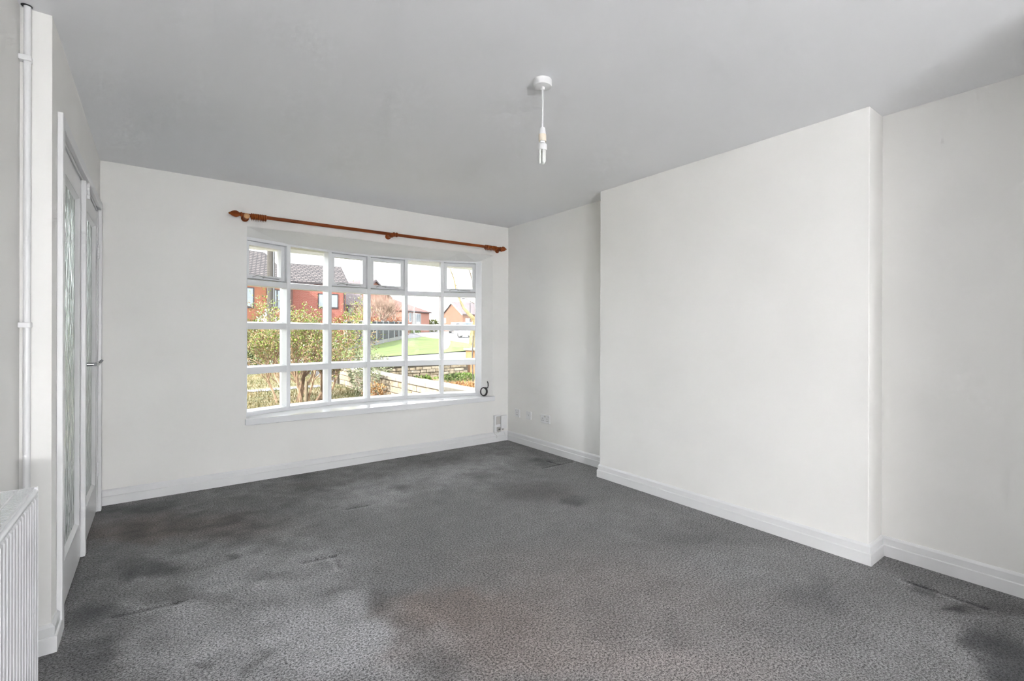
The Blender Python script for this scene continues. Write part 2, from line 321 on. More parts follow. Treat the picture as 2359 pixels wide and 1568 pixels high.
# carpet floor: nap direction and furniture dents as attributes and relief on a fine grid
BL = [(0.61,-2.07,0.49,-0.39,-0.05,-0.44,0.5,-0.3),(0.88,-2.65,0.3,-0.23,-0.09,-0.29,0.55,0.0),(0.42,-2.42,0.3,-0.24,-0.01,-0.17,0.3,-0.2),(0.91,-1.8,0.32,-0.25,-0.06,-0.26,0.3,-0.4),(1.58,-0.82,0.31,-0.25,-0.11,-0.33,0.35,-0.5),(2.24,-0.75,0.44,-0.34,-0.17,-0.33,0.3,-0.3),(2.86,-0.69,0.23,-0.18,-0.14,-0.21,0.3,0.0),(0.17,-0.19,0.28,-0.22,0.0,-0.15,-0.4,0.0),(0.44,-0.78,0.45,-0.35,-0.01,-0.29,-0.35,0.9),(0.19,-0.75,0.18,-0.14,0.01,-0.2,-0.2,0.8),(0.28,-1.42,0.12,-0.09,0.0,-0.12,-0.7,-0.6),(0.42,-1.79,0.19,-0.15,0.0,-0.11,-0.55,-0.5),(0.12,-1.77,0.13,-0.1,0.01,-0.17,-0.55,-0.5),(0.1,-2.13,0.1,-0.08,0.02,-0.19,-0.5,-0.5),(1.11,-2.44,0.05,-0.04,-0.04,-0.12,-0.45,0.3),(1.12,-2.66,0.06,-0.05,-0.05,-0.11,-0.5,0.2),(1.1,-2.92,0.07,-0.06,-0.05,-0.1,-0.45,0.0),(1.3,-2.61,0.15,-0.12,-0.07,-0.14,-0.1,0.8),(1.39,-2.85,0.31,-0.24,-0.15,-0.23,0.0,0.6),(1.82,-3.11,0.58,-0.46,-0.29,-0.27,0.12,0.45),(1.98,-2.64,0.53,-0.42,-0.19,-0.22,0.05,0.3),(1.71,-3.43,0.49,-0.39,-0.11,-0.09,0.2,0.35),(2.57,-1.6,0.24,-0.18,-0.14,-0.18,-0.35,0.3),(2.69,-1.92,0.08,-0.06,-0.07,-0.08,-0.45,0.0),(3.18,-1.01,0.13,-0.1,-0.08,-0.1,-0.5,0.0),(0.44,-2.37,0.03,-0.02,0.0,-0.04,-0.5,0.0),(0.57,-2.49,0.03,-0.03,-0.01,-0.07,-0.55,0.0),(1.15,0.09,0.23,-0.18,-0.03,-0.17,-0.3,0.0),(1.27,-0.45,0.16,-0.13,-0.03,-0.12,-0.25,0.3),(1.8,-0.87,0.08,-0.06,-0.03,-0.08,-0.4,0.0),(2.44,-0.99,0.12,-0.09,-0.06,-0.1,-0.35,0.0),(1.48,-0.47,0.07,-0.05,-0.02,-0.08,-0.3,0.0),(0.64,-1.48,0.04,-0.03,0.0,-0.04,-0.6,0.0),(0.75,-1.84,0.1,-0.08,-0.01,-0.06,-0.35,-0.2),(0.98,-2.18,0.08,-0.06,-0.01,-0.05,-0.35,0.0),(2.73,-4.21,0.1,-0.08,-0.26,-0.04,-0.75,-0.5),(3.16,-4.08,0.18,-0.14,-0.11,-0.02,-0.4,0.2),(3.17,-3.86,0.08,-0.06,-0.06,-0.01,-0.5,0.0),(3.03,-4.0,0.05,-0.04,-0.07,-0.01,-0.45,0.0),(2.68,-3.57,0.13,-0.1,-0.12,-0.05,-0.25,0.0),(2.76,-4.0,0.27,-0.22,-0.21,-0.05,0.15,0.0),(2.78,-3.27,0.45,-0.35,-0.23,-0.12,0.15,-0.1),(0.56,-1.44,0.22,-0.17,-0.01,-0.12,0.15,-0.4),(2.81,-2.36,0.46,-0.36,-0.18,-0.16,0.12,-0.1),(2.79,-2.87,0.2,-0.16,-0.1,-0.07,-0.15,0.0)]
DENTS = [(0.174,-1.813,0.40,-1.845),(0.917,-1.778,1.064,-1.798),(1.064,-1.798,1.056,-1.959),(1.333,-1.12,1.476,-1.136),(3.013,-1.156,3.36,-1.162),(3.199,-1.002,3.21,-1.165),(3.181,-3.80,3.172,-4.10)]
def make_floor():
    x = np.linspace(XL - 0.03, XR + 0.02, 293); y = np.linspace(0.02, -4.4, 369)
    X, Y = np.meshgrid(x, y); nap = np.zeros_like(X); warm = np.zeros_like(X); Zg = np.zeros_like(X)
    def vnoise(sc, seed):
        r = np.random.RandomState(seed); g = r.uniform(-1, 1, (int(5 / sc) + 4, int(4 / sc) + 4))
        u = (X + 0.2) / sc; q = (0.1 - Y) / sc; i = u.astype(int); j = q.astype(int); fu = u - i; fq = q - j
        fu = fu * fu * (3 - 2 * fu); fq = fq * fq * (3 - 2 * fq)
        return (g[j, i] * (1 - fu) + g[j, i + 1] * fu) * (1 - fq) + (g[j + 1, i] * (1 - fu) + g[j + 1, i + 1] * fu) * fq
    X0, Y0 = X, Y
    XX = X + 0.06 * vnoise(.17, 1) + 0.03 * vnoise(.06, 2); YY = Y + 0.06 * vnoise(.15, 3) + 0.03 * vnoise(.05, 4)
    for cx, cy, ax, ay, bx, by, v, w in BL:
        det = ax * by - ay * bx
        if abs(det) < 1e-6: continue
        dx, dy = XX - cx, YY - cy
        u = (dx * by - dy * bx) / det; q = (-dx * ay + dy * ax) / det
        wgt = np.exp(-((u * u + q * q)) ** 1.5)
        nap += v * wgt; warm += 0.75 * w * wgt
    rough = 0.3 + 0.7 * np.clip(np.maximum(1 - (X - 1.0) / 0.35, (Y + 1.5) / 0.5), 0, 1)
    nap += rough * (0.17 * vnoise(.10, 5) + 0.13 * vnoise(.045, 6) + 0.08 * vnoise(.3, 7)) - 0.04
    for x0, y0, x1, y1 in DENTS:
        L = math.hypot(x1 - x0, y1 - y0); tx, ty = (x1 - x0) / L, (y1 - y0) / L
        s = np.clip((X - x0) * tx + (Y - y0) * ty, 0, L)
        d = np.hypot(X - x0 - s * tx, Y - y0 - s * ty)
        Zg -= 0.005 * np.exp(-(d / 0.011) ** 2); nap -= 0.38 * np.exp(-(d / 0.012) ** 2)
        off = (X - x0) * -ty + (Y - y0) * tx
        nap += 0.3 * np.exp(-((d - 0.028) / 0.012) ** 2) * (off < 0)
    ny, nx = X.shape
    verts = [(float(a), float(b_), float(c)) for a, b_, c in zip(X.ravel(), Y.ravel(), Zg.ravel())]
    faces = [(j * nx + i, (j + 1) * nx + i, (j + 1) * nx + i + 1, j * nx + i + 1) for j in range(ny - 1) for i in range(nx - 1)]
    n0 = len(verts)
    verts += [(XL - 0.03, -4.4, 0), (XR + 0.02, -4.4, 0), (XR + 0.02, YR, 0), (XL - 0.03, YR, 0)]
    faces.append((n0, n0 + 3, n0 + 2, n0 + 1))
    me = bpy.data.meshes.new('floor'); me.from_pydata(verts, [], faces); me.update()
    for nm, arr in (('nap', nap), ('warm', warm)):
        a = me.attributes.new(nm, 'FLOAT', 'POINT')
        a.data.foreach_set('value', np.concatenate([np.clip(1.2 * arr.ravel(), -1, 1), np.zeros(4)]).astype(np.float32))
    me.materials.append(M['carpet'])
    o = bpy.data.objects.new('floor', me); COL.objects.link(o)
    struct(o, 'dark grey cut pile carpet with furniture dents')
make_floor()
struct(B().box(XL - 0.2, XR + 0.2, YR - 0.1, 0.3, H, H + 0.1).build('ceiling', 'ceil'), 'plain matt white ceiling')

# bow window geometry: glass line on a shallow arc of six flat bays
AXC, ARAD, AY0 = 1.99, 2.584, 0.20 - 2.3145
def arc(th, off=0.0): return (AXC + (ARAD + off) * math.sin(th), AY0 + (ARAD + off) * math.cos(th))
TH = [math.radians(a) for a in (-26.4, -17.6, -8.8, 0, 8.8, 17.6, 26.4)]
NODE = [arc(t) for t in TH]
DIN = 0.085
jl, jr = arc(TH[0] - 0.018, -DIN), arc(TH[6] + 0.018, -DIN)
# far wall in four solid pieces round the opening, joined as one structure
w = B()
w.prism([(-0.12, 0), (OX0, 0), (OX0, 0.10), jl, arc(TH[0] - 0.03, 0.03), (0.55, 0.27), (-0.12, 0.27)], -0.3, H)
w.prism([(OX1, 0), (XR + 0.15, 0), (XR + 0.15, 0.27), arc(TH[6] + 0.03, 0.03), jr], -0.3, H)
low = [(OX0, 0.0), (OX1, 0.0), jr] + [arc(t, 0.03) for t in reversed(TH)] + [jl, (OX0, 0.10)]
w.prism(low, -0.3, OZ0)
w.prism([(OX0, 0.0), (OX1, 0.0), jr] + [arc(t, 0.03) for t in reversed(TH)] + [jl, (OX0, 0.10)], OZ1 + 0.004, H)
fr_ = [(OX0, 0.0)] + [(OX0 + (OX1 - OX0) * k / 6, 0.0) for k in range(7)] + [(OX1, 0.0)]; bk_ = [jl] + [arc(t, -DIN + 0.02) for t in TH] + [jr]
v_ = [(x, y, OZ1) for x, y in fr_] + [(x, y, 1.992) for x, y in bk_] + [(x, y, OZ1 + 0.003) for x, y in fr_] + [(x, y, OZ1 + 0.003) for x, y in bk_]
w.add(v_, [(i, i + 1, 9 + i + 1, 9 + i) for i in range(8)] + [(18 + i, 27 + i, 28 + i, 19 + i) for i in range(8)] + [(i, 18 + i, 19 + i, i + 1) for i in range(8)] + [(9 + i, 10 + i, 28 + i, 27 + i) for i in range(8)] + [(0, 9, 27, 18), (8, 26, 35, 17)])
struct(w.build('wall_back', 'wall'), 'off-white far wall around the bow window')
# right wall and chimney breast
struct(B().box(XR, XR + 0.15, YR, 0.0, 0, H).build('wall_right', 'wall'), 'off-white right wall with two alcoves')
struct(B().box(XC, XR + 0.01, Y2, Y1, 0, H).build('wall_chimney', 'wall', bevel=0.004), 'plain off-white chimney breast projecting from right wall')
# left wall with double doorway, nib and set-back wall behind it
DY0, DY1, DZ = -1.80, -0.13, 2.03
w = B(); w.box(XL - 0.04, 0, YN, DY0, 0, H); w.box(XL - 0.04, 0, DY1, 0.0, 0, H); w.box(XL - 0.04, 0, DY0, DY1, DZ, H)
struct(w.build('wall_left', 'wall'), 'grey-white left wall holding the glazed double doors')
struct(B().box(XL - 0.15, XL, YR, YN, 0, H).build('wall_recess', 'wall'), 'grey-white set-back wall behind the radiator')
struct(B().box(2.32, XR, -5.06, -4.94, 0, H).build('wall_light_blocker', 'wall'), 'unseen off-white wall added behind the camera to block the fill light')  # unseen wall, added to keep the globe light off the near right alcove
# rear wall with wide garden window (behind the camera)
RX0, RX1, RZ0, RZ1 = 0.06, 2.10, 0.04, 2.30
w = B(); w.box(XL - 0.15, RX0, YR - 0.15, YR, 0, H); w.box(RX1, XR + 0.15, YR - 0.15, YR, 0, H); w.box(RX0, RX1, YR - 0.15, YR, 0, RZ0); w.box(RX0, RX1, YR - 0.15, YR, RZ1, H)
struct(w.build('wall_rear', 'wall'), 'off-white rear wall with a wide window')
r = empty('window_2', ((RX0 + RX1) / 2, YR, RZ0)); struct(r, 'wide white framed rear window')
for k in range(4):
    x = RX0 + (RX1 - RX0 - 0.06) * k / 3
    B().box(x, x + 0.06, YR - 0.11, YR - 0.05, RZ0, RZ1).build('mullion', 'frame', r)
for k in range(3):
    x = RX0 + (RX1 - RX0 - 0.06) * k / 3 + 0.06; x2 = RX0 + (RX1 - RX0 - 0.06) * (k + 1) / 3
    B().box(x, x2, YR - 0.11, YR - 0.05, RZ0, RZ0 + 0.06).build('bottom_rail', 'frame', r)
    B().box(x, x2, YR - 0.11, YR - 0.05, RZ1 - 0.06, RZ1).build('top_rail', 'frame', r)
    B().box(x, x2, YR - 0.082, YR - 0.078, RZ0 + 0.06, RZ1 - 0.06).build('pane', 'glass', r)

# skirting boards: two-step moulded profile swept along the wall lines
PROF = [(0, 0), (0.018, 0), (0.018, 0.058), (0.0160, 0.061), (0.0115, 0.062), (0.0115, 0.094), (0.0095, 0.098), (0.004, 0.106), (0, 0.106)]
def skirting(name, line, label, side):
    """line: wall points in plan; the board stands on the given side (+1 left of travel)."""
    pts = [Vector(p) for p in line]; offs = []
    for i in range(len(pts)):
        ns = []
        if i > 0: d = (pts[i] - pts[i - 1]).normalized(); ns.append(Vector((-d.y, d.x)) * side)
        if i < len(pts) - 1: d = (pts[i + 1] - pts[i]).normalized(); ns.append(Vector((-d.y, d.x)) * side)
        n = ns[0] if len(ns) == 1 else (ns[0] + ns[1]) / (1 + ns[0].dot(ns[1]))
        offs.append(n)
    b = B(); k = len(PROF); v = []
    for p, n in zip(pts, offs):
        v += [(p.x + n.x * a, p.y + n.y * a, z) for a, z in PROF]
    f = [(i * k + j, i * k + (j + 1) % k, (i + 1) * k + (j + 1) % k, (i + 1) * k + j) for i in range(len(pts) - 1) for j in range(k)]
    f += [tuple(range(k)), tuple(range((len(pts) - 1) * k, len(pts) * k))]
    b.add(v, f)
    struct(b.build(name, 'gloss'), label)
skirting('baseboard_back', [(0.0, 0), (XR - 0.002, 0)], 'white moulded skirting board under the bow window', -1)
skirting('baseboard_right', [(XR, -0.002), (XR, Y1), (XC, Y1), (XC, Y2), (XR, Y2), (XR, YR)], 'white moulded skirting board around the chimney breast', -1)
skirting('baseboard_left', [(0, -1.846), (0, YN), (XL, YN), (XL, YR)], 'white moulded skirting board around the door nib', 1)

# ------------------------------------------------------------------ bow window
win = empty('window_1', (AXC, 0.2, OZ0)); struct(win, 'white wooden bow window with twenty-four small panes')
ZR = [(0.558, 0.857), (0.925, 1.235), (1.30, 1.605), (1.662, 1.980)]   # glass sight lines of the four rows
def bay(i):
    a, b = Vector(NODE[i]), Vector(NODE[i + 1]); t = (b - a); L = t.length; t = t / L; n = Vector((-t.y, t.x))
    if n.y < 0: n = -n
    return a, t, n, L
def sect(name, i, prof, a0, a1, m='frame', parent=win, bevel=0):
    """extrude a (normal, z) profile along bay i from a0 to a1."""
    a, t, n, L = bay(i)
    P = lambda s, q, z: (a.x + t.x * s + n.x * q, a.y + t.y * s + n.y * q, z)
    return B().hull([P(a0, q, z) for q, z in prof], [P(a1, q, z) for q, z in prof]).build(name, m, parent, bevel=bevel)
HW = 0.0165
for k in range(7):
    th = TH[k]; c = NODE[k]; t = (math.cos(th), -math.sin(th)); n = (math.sin(th), math.cos(th))
    if k in (0, 6):
        sgn = 1 if k == 6 else -1
        a0, a1 = sorted((-0.022 * sgn, 0.05 * sgn))
        B().obox(c, t, n, a0, a1, -DIN, 0.03, 0.512, OZ1).build('jamb', 'frame', win, bevel=0.003)
    else:
        poly = [(-HW, -DIN), (HW, -DIN), (HW + 0.004, -0.004), (HW + 0.004, 0.03), (-HW - 0.004, 0.03), (-HW - 0.004, -0.004)]
        B().prism([(c[0] + t[0] * p + n[0] * q, c[1] + t[1] * p + n[1] * q) for p, q in poly], 0.535, 2.0).build('mullion', 'frame', win, bevel=0.002)
for i in range(6):
    a, t, n, L = bay(i)
    e0, e1 = 0.014, L - 0.014
    sect('bottom_rail', i, [(-DIN, 0.512), (0.03, 0.512), (0.03, 0.548), (-0.002, 0.558), (-DIN, 0.545)], 0, L)
    sect('head_rail', i, [(-DIN, 1.978), (0.03, 1.978), (0.03, OZ1), (-DIN, OZ1)], 0, L)
    for r_ in range(3):
        z0, z1 = ZR[r_][1], ZR[r_ + 1][0]
        sect('transom', i, [(-DIN + 0.004, z0), (0.028, z0), (0.028, z1 - 0.008), (-0.002, z1), (-DIN + 0.006, z1 - 0.012)], e0, e1)
    for r_ in range(4):
        z0, z1 = ZR[r_]
        vent = r_ == 3 and i in (0, 2, 3, 5)
        if not vent:
            sect('pane', i, [(-0.002, z0 - 0.004), (0.002, z0 - 0.004), (0.002, z1 + 0.004), (-0.002, z1 + 0.004)], 0.015, L - 0.015, 'glass')
            continue
        # opening top light: its own sash frame, pane and stay
        s0, s1 = HW + 0.008, L - HW - 0.008; fwid = 0.034; q0, q1 = -0.055, 0.012
        bz0, bz1 = z0 + 0.001, z1 - 0.004
        P = lambda s, q, z: (a.x + t.x * s + n.x * q, a.y + t.y * s + n.y * q, z)
        sb = B()
        o_, i_ = [(s0, bz0), (s1, bz0), (s1, bz1), (s0, bz1)], [(s0 + fwid, bz0 + fwid), (s1 - fwid, bz0 + fwid), (s1 - fwid, bz1 - fwid), (s0 + fwid, bz1 - fwid)]
        v = [P(x, q0, z) for x, z in o_] + [P(x, q0, z) for x, z in i_] + [P(x, q1, z) for x, z in o_] + [P(x, q1, z) for x, z in i_]
        f = []
        for k in range(4):
            k2 = (k + 1) % 4
            f += [(k, k2, 4 + k2, 4 + k), (8 + k, 12 + k, 12 + k2, 8 + k2), (k, 8 + k, 8 + k2, k2), (4 + k, 4 + k2, 12 + k2, 12 + k)]
        sash = sb.add(v, f).build('sash', 'frame', win, bevel=0.003)
        B().hull([P(s0 + fwid - 0.004, q, z) for q, z in ((-0.014, bz0 + fwid - .004), (-0.010, bz0 + fwid - .004), (-0.010, bz1 - fwid + .004), (-0.014, bz1 - fwid + .004))],
                 [P(s1 - fwid + 0.004, q, z) for q, z in ((-0.014, bz0 + fwid - .004), (-0.010, bz0 + fwid - .004), (-0.010, bz1 - fwid + .004), (-0.014, bz1 - fwid + .004))]).build('pane', 'glass', sash)
        st = B(); mid = (s0 + s1) / 2
        st.tube([P(mid + x, q0 - 0.006 - 0.004 * (abs(x) < .05), bz0 + 0.016 + dz) for x, dz in ((-.115, -.004), (-.10, .002), (-.085, .010), (-.065, .012), (-.045, .006), (-.01, .002), (.06, -.001), (.115, -.002))], 0.0038, 6)
        st.tube([P(mid - 0.02, q0, bz0 + 0.018), P(mid - 0.02, q0 - 0.012, bz0 + 0.018)], 0.008, 8)
        st.build('window_stay', 'steel', sash, smooth=40)
# window board
sb = B(); poly = [(0.866, -0.032), (3.236, -0.032), (3.236, 0.0), (OX1 - 0.002, 0.0), jr] + [arc(t, -DIN + 0.01) for t in reversed(TH)] + [jl, (OX0 + .002, 0.0), (0.866, 0.0)]
sb.prism(poly, OZ0, 0.512)
sb.build('window_sill', 'sill', win, bevel=0.006)
# exterior canopy over the bow
cn = B().box(-0.2, 4.2, 0.28, 0.74, 2.075, 2.11).build('trim_1', 'soffit'); struct(cn, 'cream soffit board above the bow window outside')
B().box(-0.2, 4.2, 0.74, 0.765, 1.995, 2.16).build('fascia', 'gloss', cn)
B().tube([(-0.2, 0.82, 2.07), (4.2, 0.82, 2.07)], 0.055, 10).build('gutter', 'gloss', cn, smooth=50)
B().prism([(-0.2, 0.27), (4.2, 0.27), (4.2, 0.74), (-0.2, 0.74)], 2.11, 2.22).build('roof_lead', 'bay_grey', cn)
struct(B().box(-3, 7.5, 0.05, 0.27, H + 0.1, 4.9).build('wall_upper', 'render_wall'), 'outer upper wall of the house above the window')

# ------------------------------------------------------------------ double doors
tr = empty('trim_2', (0, -0.97, 0)); struct(tr, 'white architrave around the glazed double doors')
for nm, b in (('architrave', B().box(0, 0.018, -1.846, -1.792, 0, DZ + 0.052)), ('architrave', B().box(0, 0.018, -0.138, -0.088, 0, DZ + 0.052)), ('architrave', B().box(0, 0.018, -1.792, -0.138, DZ - 0.002, DZ + 0.052)),
              ('door_lining', B().box(XL - 0.04, -0.001, -1.80, -1.792, 0, DZ)), ('door_lining', B().box(XL - 0.04, -0.001, -0.138, -0.13, 0, DZ)), ('door_lining', B().box(XL - 0.04, -0.001, -1.792, -0.138, DZ - 0.012, DZ))):
    b.build(nm, 'gloss', tr, bevel=0.003)
B().box(-0.078, -0.050, -1.792, -0.138, DZ - 0.045, DZ - 0.012).build('door_stop', 'gloss', tr)
def door(name, y0, y1, label, handle):
    r = empty(name, (-0.02, (y0 + y1) / 2, 0.006)); struct(r, label)
    x0, x1 = -0.045, -0.006; zt = DZ - 0.021; zb = 0.010; sw = 0.085; rb = 0.20; rtp = 0.105
    B().box(x0, x1, y0, y0 + sw, zb, zt).build('stile', 'gloss', r, bevel=0.002)
    B().box(x0, x1, y1 - sw, y1, zb, zt).build('stile', 'gloss', r, bevel=0.002)
    B().box(x0, x1, y0 + sw, y1 - sw, zb, rb).build('bottom_rail', 'gloss', r)
    B().box(x0, x1, y0 + sw, y1 - sw, zt - rtp, zt).build('top_rail', 'gloss', r)
    B().box(-0.029, -0.023, y0 + sw - .004, y1 - sw + .004, rb - 0.004, zt - rtp + 0.004).build('pane', 'obscure', r)
    ya, yb, za, zc = y0 + sw, y1 - sw, rb, zt - rtp
    for A, C in (([(ya, za), (ya + .014, za + .014)], [(yb, za), (yb - .014, za + .014)]), ([(ya, zc), (ya + .014, zc - .014)], [(yb, zc), (yb - .014, zc - .014)]),
                 ([(ya, za), (ya + .014, za + .014)], [(ya, zc), (ya + .014, zc - .014)]), ([(yb, za), (yb - .014, za + .014)], [(yb, zc), (yb - .014, zc - .014)])):
        (ay, az), (by, bz) = A; (cy, cz), (dy, dz) = C
        B().hull([(-0.023, ay, az), (-0.008, ay, az), (-0.023, by, bz)], [(-0.023, cy, cz), (-0.008, cy, cz), (-0.023, dy, dz)]).build('bead', 'gloss', r)
    return r
d1 = door('door_1', -1.789, -0.978, 'nearer white glazed door leaf with rippled obscure glass', False)
B().box(-0.006, 0.014, -1.012, -0.966, 0.012, DZ - 0.016).build('meeting_strip', 'gloss', d1, bevel=0.003)
hb = B()
for k in range(4): hb.lathe([(0.008, 0), (0.009, 0.003), (0.009, 0.017), (0.008, 0.02)], (0.018, -0.972, 1.925 + k * 0.021), 'z', 10)
hb.build('hinge', 'gloss', d1, smooth=40)
d2 = door('door_2', -0.974, -0.141, 'further white glazed door leaf with chrome lever handle', True)
for z in (1.70, 0.24):
    hb = B()
    for k in range(5): hb.lathe([(0.007, 0), (0.008, 0.002), (0.008, 0.016), (0.007, 0.018)], (0.0, -0.139, z + k * 0.019), 'z', 10)
    hb.build('hinge', 'gloss', d2, smooth=40)
hd = B().box(-0.006, 0.003, -0.955, -0.915, 0.945, 1.105).build('handle_plate', 'gloss', d2, bevel=0.002)
hl = B(); hl.tube([(0.0, -0.935, 1.03), (0.045, -0.935, 1.03)], [0.011, 0.009], 12)
hl.tube([(0.045, -0.945, 1.03), (0.05, -0.92, 1.03), (0.052, -0.86, 1.028), (0.050, -0.82, 1.03), (0.058, -0.80, 1.036), (0.066, -0.795, 1.046)], [0.010, 0.0105, 0.010, 0.009, 0.008, 0.006], 12)
hl.build('handle', 'chrome', d2, smooth=40)
# hall behind the doors
hx0, hx1, hy0, hy1 = -1.9, XL - 0.04, -2.4, 0.1
w = B(); w.box(hx0 - .1, hx0, hy0, hy1, 0, H); w.box(hx0, hx1, hy0 - .1, hy0, 0, H); w.box(hx0, -1.75, hy1, hy1 + .1, 0, H); w.box(-0.25, -0.12, hy1, hy1 + .1, 0, H); w.box(-1.75, -0.25, hy1, hy1 + .1, 2.1, H); w.box(-1.75, -0.25, hy1, hy1 + .1, 0, 0.3)
struct(w.build('wall_hall', 'hall_wall'), 'pale hall walls behind the glazed doors')
struct(B().box(hx0, hx1 + 0.04, hy0, hy1, -0.05, 0.0).build('floor_hall', 'hall_floor'), 'dark hall floor behind the glazed doors')
struct(B().box(hx0, XL - 0.2, hy0, hy1, H, H + 0.1).build('ceiling_hall', 'ceil'), 'white hall ceiling behind the glazed doors')
struct(B().box(-1.75, -0.25, hy1 + .04, hy1 + .045, 0.3, 2.1).build('window_hall_light', 'glass'), 'unseen hall window pane added to light the hall')  # unseen pane and opening, added to let sky light into the hall

# ------------------------------------------------------------------ things in the room
# pendant lamp
LX, LY = 1.735, -2.755
t = tag(empty('pendant_lamp', (LX, LY, H)), 'white ceiling pendant with bare compact fluorescent bulb', 'lamp')
B().lathe([(0.0435, 0), (0.0445, -0.004), (0.0440, -0.026), (0.042, -0.031), (0.010, -0.033), (0.009, -0.044), (0.004, -0.046)], (LX, LY, H), 'z', 36).build('ceiling_rose', 'plastic', t, smooth=35)
B().tube([(LX, LY, H - .04), (LX + .001, LY, 2.30), (LX - .001, LY, 2.17)], 0.0042, 8).build('cord', 'plastic', t, smooth=60)
B().lathe([(0.004, 2.178), (0.0115, 2.176), (0.0135, 2.172), (0.0165, 2.146), (0.0165, 2.144), (0.006, 2.143)], (LX, LY, 0), 'z', 24).build('lamp_holder', 'plastic', t, smooth=35)
B().lathe([(0.008, 2.1435), (0.0178, 2.1435), (0.0182, 2.140), (0.0182, 2.114), (0.0172, 2.112), (0.010, 2.113)], (LX, LY, 0), 'z', 24).build('holder_skirt', 'cream_ring', t, smooth=35)
bu = B().lathe([(0.006, 2.118), (0.0125, 2.117), (0.0125, 2.104), (0.020, 2.098), (0.0215, 2.092), (0.0215, 2.074), (0.019, 2.070), (0.004, 2.070)], (LX, LY, 0), 'z', 24).build('bulb', 'plastic', t, smooth=35)
for k in range(3):
    an = k * 2 * math.pi / 3 + 0.55; rr = 0.0125; da = 0.38
    p0 = (LX + rr * math.cos(an - da), LY + rr * math.sin(an - da)); p1 = (LX + rr * math.cos(an + da), LY + rr * math.sin(an + da))
    pts = [(p0[0], p0[1], 2.074), (p0[0], p0[1], 2.018), (p0[0] * .8 + p1[0] * .2, p0[1] * .8 + p1[1] * .2, 2.012), (p0[0] * .5 + p1[0] * .5, p0[1] * .5 + p1[1] * .5, 2.010), (p0[0] * .2 + p1[0] * .8, p0[1] * .2 + p1[1] * .8, 2.012), (p1[0], p1[1], 2.018), (p1[0], p1[1], 2.074)]
    B().tube(pts, 0.0046, 10).build('tube', 'tube', bu, smooth=60)

# unseen globe light on a stand, added behind the camera as fill
def emit_mat(name, col, st):
    m, nt, b, out = nodes_of(name); nt.nodes.remove(b)
    n = nt.nodes.new('ShaderNodeTexNoise'); n.inputs['Scale'].default_value = 2
    mr = nt.nodes.new('ShaderNodeMapRange'); mr.inputs['To Min'].default_value = st * 0.97; mr.inputs['To Max'].default_value = st * 1.03
    nt.links.new(n.outputs['Fac'], mr.inputs['Value'])
    e = nt.nodes.new('ShaderNodeEmission'); e.inputs[0].default_value = (*col, 1); nt.links.new(mr.outputs[0], e.inputs[1])
    nt.links.new(e.outputs[0], out.inputs['Surface']); return m
FX, FY, FZ = 0.30, -7.7, 0.95
t = tag(empty('fill_lamp', (FX, FY, 0)), 'unseen white globe fill light added on a low stand behind the camera', 'lamp')
B().lathe([(0.13, 0), (0.14, 0.006), (0.135, 0.018), (0.02, 0.026), (0.012, 0.03)], (FX, FY, 0), 'z', 32).build('base', 'chrome', t, smooth=35)
B().tube([(FX, FY, 0.02), (FX, FY, FZ - 0.2)], 0.011, 12).build('pole', 'chrome', t, smooth=60)
B().lathe([(0.2 * math.sin(a), -0.2 * math.cos(a)) for a in [0.12 + k * (math.pi - 0.24) / 20 for k in range(21)]], (FX, FY, FZ), 'z', 36).build('fill_globe', emit_mat('fill_globe_glow', (0.975, 0.985, 1.0), FILL_GLOW), t, smooth=80)

# curtain pole with rings
RY, RZ = -0.085, 2.136
cp = tag(empty('curtain_pole', (2.04, 0, RZ)), 'reddish wooden curtain pole mounted above the bow window', 'curtain pole')
B().tube([(0.80, RY, RZ), (3.27, RY, RZ)], 0.0145, 16).build('rod', 'wood', cp, smooth=50)
FIN = [(0.0145, 0), (0.019, 0.004), (0.019, 0.010), (0.012, 0.014), (0.020, 0.026), (0.026, 0.040), (0.025, 0.054), (0.018, 0.070), (0.010, 0.080), (0.007, 0.088), (0.002, 0.092)]
B().lathe([(r_, -h) for r_, h in FIN], (0.835, RY, RZ), 'x', 20).build('finial', 'wood', cp, smooth=40)
B().lathe(FIN, (3.255, RY, RZ), 'x', 20).build('finial', 'wood', cp, smooth=40)
for x, m in ((0.862, 'wood_pale'), (2.035, 'wood'), (3.272, 'wood')):
    b = B(); b.lathe([(0.026, -0.001), (0.027, -0.012), (0.016, -0.02), (0.0135, -0.06), (0.016, -0.072), (0.021, -0.085), (0.023, -0.098), (0.019, -0.109), (0.012, -0.113), (0.003, -0.114)], (x, 0, RZ - 0.012), 'y', 20)
    br = b.build('bracket', 'wood', cp, smooth=40)
    if m == 'wood_pale': B().lathe([(0.021, 0), (0.021, -0.004), (0.017, -0.007), (0.004, -0.008)], (x, -0.112, RZ - 0.012), 'y', 20).build('bracket_cap', 'wood_pale', br, smooth=40)
    if abs(x - 2.035) < .01:
        B().lathe([(0.017, -0.022), (0.022, -0.018), (0.022, -0.008), (0.017, -0.004), (0.017, 0.004), (0.022, 0.008), (0.022, 0.018), (0.017, 0.022)], (2.075, RY, RZ), 'x', 20).build('collar', 'wood', cp, smooth=40)
ring_me = None
